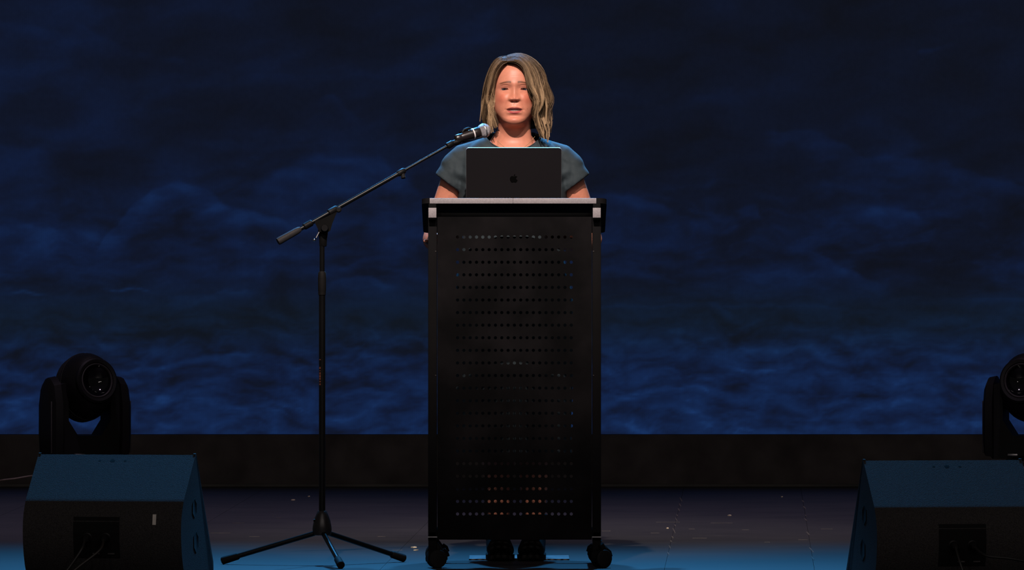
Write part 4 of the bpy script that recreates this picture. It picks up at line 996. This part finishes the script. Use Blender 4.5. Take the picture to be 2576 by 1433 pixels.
# ---- hair
Gd = {
 'R0': [(-.022, -.066, .089), (.008, -.085, .089), (.034, -.092, .066), (.044, -.097, .026), (.053, -.099, -.003), (.075, -.092, -.034), (.076, -.082, -.074), (.078, -.070, -.112), (.090, -.060, -.160)],
 'R1': [(-.022, -.036, .100), (.014, -.056, .102), (.046, -.070, .079), (.066, -.070, .040), (.078, -.066, -.004), (.088, -.060, -.050), (.088, -.052, -.090), (.094, -.046, -.128), (.094, -.042, -.160)],
 'R2': [(-.022, .0, .104), (.014, -.006, .109), (.055, -.004, .094), (.088, .0, .060), (.106, .0, .018), (.115, .0, -.022), (.113, .0, -.064), (.113, .0, -.105), (.104, .0, -.148)],
 'R3': [(-.022, .045, .097), (.015, .065, .098), (.056, .078, .076), (.084, .082, .040), (.095, .082, -.004), (.100, .080, -.046), (.100, .078, -.088), (.098, .072, -.122), (.088, .066, -.150)],
 'C':  [(-.022, .065, .090), (-.012, .096, .074), (0, .114, .044), (0, .118, .004), (0, .114, -.038), (0, .104, -.078), (0, .096, -.108), (0, .090, -.132), (0, .086, -.150)],
 'L3': [(-.024, .045, .096), (-.044, .065, .090), (-.066, .078, .066), (-.084, .082, .028), (-.090, .082, -.014), (-.094, .080, -.055), (-.094, .076, -.090), (-.090, .072, -.115), (-.082, .066, -.136)],
 'L2': [(-.024, .0, .103), (-.044, -.004, .098), (-.064, -.002, .083), (-.080, .0, .050), (-.090, .0, .008), (-.097, .0, -.042), (-.102, .0, -.088), (-.100, .0, -.112), (-.092, .0, -.134)],
 'L1': [(-.024, -.036, .099), (-.044, -.056, .089), (-.063, -.062, .062), (-.075, -.056, .028), (-.082, -.050, -.012), (-.088, -.044, -.050), (-.090, -.038, -.086), (-.084, -.034, -.112), (-.074, -.032, -.136)],
 'L0': [(-.026, -.066, .089), (-.045, -.080, .084), (-.065, -.080, .056), (-.074, -.074, .020), (-.081, -.066, -.011), (-.087, -.058, -.036), (-.082, -.053, -.064), (-.072, -.046, -.097), (-.056, -.042, -.128)],
}
Gd = {k: np.array(v) for k, v in Gd.items()}
RG = np.stack([Gd[k] for k in ('R0', 'R1', 'R2', 'R3', 'C')]); LG = np.stack([Gd[k] for k in ('L0', 'L1', 'L2', 'L3', 'C')])
def guide(Gs, u):
    i = min(int(u), 3); f = u-i; f = f*f*(3-2*f)*0.5+f*0.5
    return Gs[i]*(1-f)+Gs[i+1]*f
CEN = np.array([0, 0.012, -0.01])
hair_v = []; hair_f = []; hair_c = []; off = 0
K = 22
def add_strand(path, r0, r1, c):
    global off
    n = len(path); t = np.gradient(path, axis=0); t /= np.linalg.norm(t, axis=1)[:, None]+1e-9
    u = np.cross(t, [0.3, 1, 0.2]); u /= np.linalg.norm(u, axis=1)[:, None]+1e-9; w = np.cross(t, u)
    r = np.linspace(r0, r1, n)[:, None]
    ring = np.stack([path+r*u, path+r*(-.5*u+.866*w), path+r*(-.5*u-.866*w)], 1).reshape(-1, 3)
    hair_v.append(ring); hair_c.append(np.repeat(c, 3, axis=0))
    b = np.arange(n-1)*3
    for k in range(3):
        j = (k+1) % 3
        hair_f.append(np.stack([b+k, b+j, b+3+j, b+3+k], 1)+off)
    off += n*3
hr = np.random.default_rng(3)
tt = np.linspace(0, 1, K)
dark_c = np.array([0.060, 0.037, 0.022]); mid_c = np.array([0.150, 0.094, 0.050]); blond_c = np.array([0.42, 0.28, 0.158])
for side, Gs, nl in (('R', RG, 190), ('L', LG, 140)):
    for l in range(nl):
        u = 4*hr.random()**1.2
        if l < 40: u = hr.random()*0.6
        edge_l = u < .45
        depth = -0.018*hr.random()**1.1+0.005
        base = catmull(guide(Gs, u), K)
        dirn = base-CEN; dirn /= np.linalg.norm(dirn, axis=1)[:, None]
        base = base+dirn*(depth*np.minimum(1, tt*4+.35))[:, None]
        tang = np.gradient(base, axis=0); tang /= np.linalg.norm(tang, axis=1)[:, None]
        lat = np.cross(tang, dirn); lat /= np.linalg.norm(lat, axis=1)[:, None]
        ph = 1.9*u+hr.normal()*.75+(0.6 if side == 'R' else 2.2); am = (.0165 if side == 'R' else .0125)*(0.55+.8*hr.random())
        if edge_l: am *= .35
        fq = 1.45+.25*hr.random(); rise = np.clip((tt-.26)/.5, 0, 1)**1.2
        base = base+lat*(am*rise*np.sin(2*math.pi*fq*tt+ph))[:, None]+dirn*(.8*am*rise*np.cos(2*math.pi*fq*tt+ph))[:, None]
        if hr.random() < .12: base = base+dirn*(.022*np.clip((tt-.55)/.45, 0, 1)**2)[:, None]
        cut_ = 1-.28*hr.random()**1.4
        pick = hr.random(); wb = .36 if u < 1.2 else .26
        tone = blond_c if pick < wb else (mid_c if pick < wb+.46 else dark_c)
        tone = tone*np.exp(hr.normal()*.15)
        t3 = np.clip((tt[:, None]-.12)/.5, 0, 1)
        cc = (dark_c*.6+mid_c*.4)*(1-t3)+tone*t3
        lw = .0034 if edge_l else .0065+.004*hr.random()
        nk_ = int(K*cut_)
        for s_ in range(22):
            a = hr.random()*6.28; rr_ = math.sqrt(hr.random())*lw
            ofs = (lat*math.cos(a)*1.0+dirn*math.sin(a)*.5)*rr_
            te = np.clip(tt/cut_, 0, 1)
            tight = (0.9+.35*np.sin(te*3.1)-.95*te**3)[:, None]
            jit = hr.normal(size=3)*.0012
            p = base+ofs*tight+jit*tt[:, None]
            n_ = max(12, min(K, nk_-int(3*hr.random()**2)))
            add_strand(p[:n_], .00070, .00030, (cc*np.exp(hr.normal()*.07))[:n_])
# fly-away ends
for l in range(70):
    Gs = RG if l % 3 else LG; u = 1.2+1.3*hr.random(); base = catmull(guide(Gs, u), K)
    dirn = base-CEN; dirn /= np.linalg.norm(dirn, axis=1)[:, None]
    k = np.clip(tt-.45-.3*hr.random(), 0, 1)
    p = base+dirn*(.05*k**1.5*hr.random()+.003)[:, None]+np.array([0, 0, .03*hr.random()])*k[:, None]
    add_strand(p, .0004, .0002, np.ones((K, 1))*mid_c)
hv_ = np.concatenate(hair_v); hv_[:, 0] *= 1-.07*sstep(-.02, -.09, hv_[:, 2]); hv_ = hv_+np.array([XH, YH-.001, ZH]); hf_ = np.concatenate(hair_f); hc_ = np.concatenate(hair_c)
def hair_material():
    m = bpy.data.materials.new('blond_hair'); m.use_nodes = True; nt = m.node_tree; N = nt.nodes; L = nt.links; b = N['Principled BSDF']
    at = N.new('ShaderNodeAttribute'); at.attribute_name = 'tint'; L.new(at.outputs['Color'], b.inputs['Base Color'])
    b.inputs['Roughness'].default_value = 0.55; b.inputs['Specular IOR Level'].default_value = 0.28
    return m
M_hair = hair_material()
me = bpy.data.meshes.new('hair'); n = len(hv_); q = hf_
me.vertices.add(n); me.vertices.foreach_set('co', hv_.astype(np.float32).reshape(-1)); me.loops.add(len(q)*4); me.polygons.add(len(q))
me.loops.foreach_set('vertex_index', q.reshape(-1).astype(np.int32)); me.polygons.foreach_set('loop_start', (np.arange(len(q))*4).astype(np.int32)); me.update(calc_edges=True)
at = me.attributes.new('tint', 'FLOAT_COLOR', 'POINT'); at.data.foreach_set('color', np.concatenate([hc_, np.ones((n, 1))], 1).astype(np.float32).reshape(-1))
me.polygons.foreach_set('use_smooth', [True]*len(me.polygons)); me.materials.append(M_hair)
hair = bpy.data.objects.new('hair', me); COL.objects.link(hair); pchild(hair); hair['label'] = 'wavy dark blond bob parted on the left'; hair['kind'] = 'stuff'
# hair underlayer so that no scalp shows
cv = []; 
seq = [Gd[k] for k in ('R0', 'R1', 'R2', 'R3', 'C', 'L3', 'L2', 'L1', 'L0')]
seqf = np.stack([catmull(s_, 26) for s_ in seq]); U = 60
uu = np.linspace(0, 8, U); shell = np.stack([catmull(seqf[:, k], U) for k in range(26)], 1)
dirn = shell-CEN; dirn /= np.linalg.norm(dirn, axis=2)[..., None]
tv = np.linspace(0, 1, 26)[None, :, None]
shell = shell-dirn*(.009+.004*np.minimum(1, tv*2))
edge = np.minimum(uu, 8-uu)[:, None, None]
shell = shell-dirn*(.004*np.clip(1-edge, 0, 1))
shell = shell[:, :24]
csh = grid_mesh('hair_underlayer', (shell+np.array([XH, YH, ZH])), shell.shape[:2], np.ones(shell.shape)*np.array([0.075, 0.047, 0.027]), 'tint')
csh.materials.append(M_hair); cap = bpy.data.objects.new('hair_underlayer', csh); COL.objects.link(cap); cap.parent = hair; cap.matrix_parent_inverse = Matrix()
# ---- jewellery
M_gold = mat('fine_gold_chain', (0.60, 0.40, 0.22), 0.5, metal=0.3, var=(300, 0.2))
Hf = hv.reshape(nvr, ntc, 3); chain = []
fmask = Hf[:, :, 1] < YH+.02
for k in range(33):
    t = -1+2*k/32; x = XH+.066*t; z = ZH-.152-.048*(1-abs(t)**1.7)
    dd = (Hf[:, :, 0]-x)**2+(Hf[:, :, 2]-z)**2+(~fmask)*1.0
    j = np.unravel_index(np.argmin(dd), dd.shape); chain.append((x, Hf[j][1]-.0012, z))
pchild(MB().tube(chain, 0.0005, 6).build('necklace', M_gold))
ea = MB(); ea.limb([(XH-.0735, YH-.012, ZH-.066), (XH-.0735, YH-.012, ZH-.0665)], [.0028, .0028], 12); pchild(ea.build('earring', M_chrome))
# ---- ankle boots
M_boot = mat('black_leather', (0.0035, 0.0035, 0.004), 0.65, spec=0.08, var=(30, 0.3))
for fx, tw in ((P(1252, 0, .66).x, -1), (P(1343.5, 0, .66).x, 1)):
    bt = MB(); zb = 0.005
    T = Matrix.Translation((fx, 0, zb)) @ Matrix.Translation((0, .75, 0)) @ Matrix.Rotation(-tw*math.radians(5), 4, 'Z') @ Matrix.Translation((0, -.75, 0))
    def foot_ring(y, hw, z0, z1, n=20):
        return [T @ Vector((hw*math.cos(2*math.pi*k/n)*(1-.12*math.sin(2*math.pi*k/n)), y, (z0+z1)/2+(z1-z0)/2*math.sin(2*math.pi*k/n))) for k in range(n)]
    vs = []; fs = []; rowsb = [(.598, .012, .012, .024), (.602, .026, .006, .034), (.612, .036, .004, .043), (.630, .0425, .003, .052), (.655, .0445, .003, .062), (.685, .042, .003, .078), (.715, .038, .003, .098), (.75, .036, .003, .110), (.785, .035, .003, .106), (.806, .030, .003, .09), (.814, .012, .012, .06)]
    for r in rowsb: vs += foot_ring(*r)
    n = 20
    for i in range(len(rowsb)-1):
        for k in range(n): fs.append((i*n+k, i*n+(k+1) % n, (i+1)*n+(k+1) % n, (i+1)*n+k))
    fs.append(tuple(range(n))); fs.append(tuple((len(rowsb)-1)*n+k for k in range(n)))
    bt.add(vs, fs)
    bt.tube([T @ Vector((0, .752, .06)), T @ Vector((0, .753, .10)), T @ Vector((0, .754, .135)), T @ Vector((0, .754, .140))], [.040, .0405, .043, .041], 22)
    bv, bf = remeshed(bt, .0035, 5)
    bt_o = mk('ankle_boot', bv.tolist(), bf, M_boot, None, 80); pchild(bt_o)
    so_ = MB(); out = [(.596, .016), (.604, .032), (.622, .042), (.655, .0465), (.70, .042), (.76, .038), (.80, .034), (.816, .018)]
    pl = [(-h, y) for y, h in out]+[(h, y) for y, h in reversed(out)]
    so_.prism(pl, 0.0, 0.014, lambda a, b, h: T @ Vector((a, b, h)))
    s2 = so_.build('sole', M_rubber); s2.parent = bt_o; s2.matrix_parent_inverse = Matrix()
    sh_ = MB().prism([(-0.004, .69), (.004, .69), (.003, .72), (-.003, .72)], 0.08, 0.082, lambda a, b, h: T @ Vector((a, b, h)))

# children of parts keep world coordinates: undo the inherited offset
for o in list(bpy.data.objects):
    if o.parent is not None and o.parent.parent is not None:
        o.matrix_parent_inverse = Matrix()      # the part itself already sits at the world origin

per.location.y -= 0.08
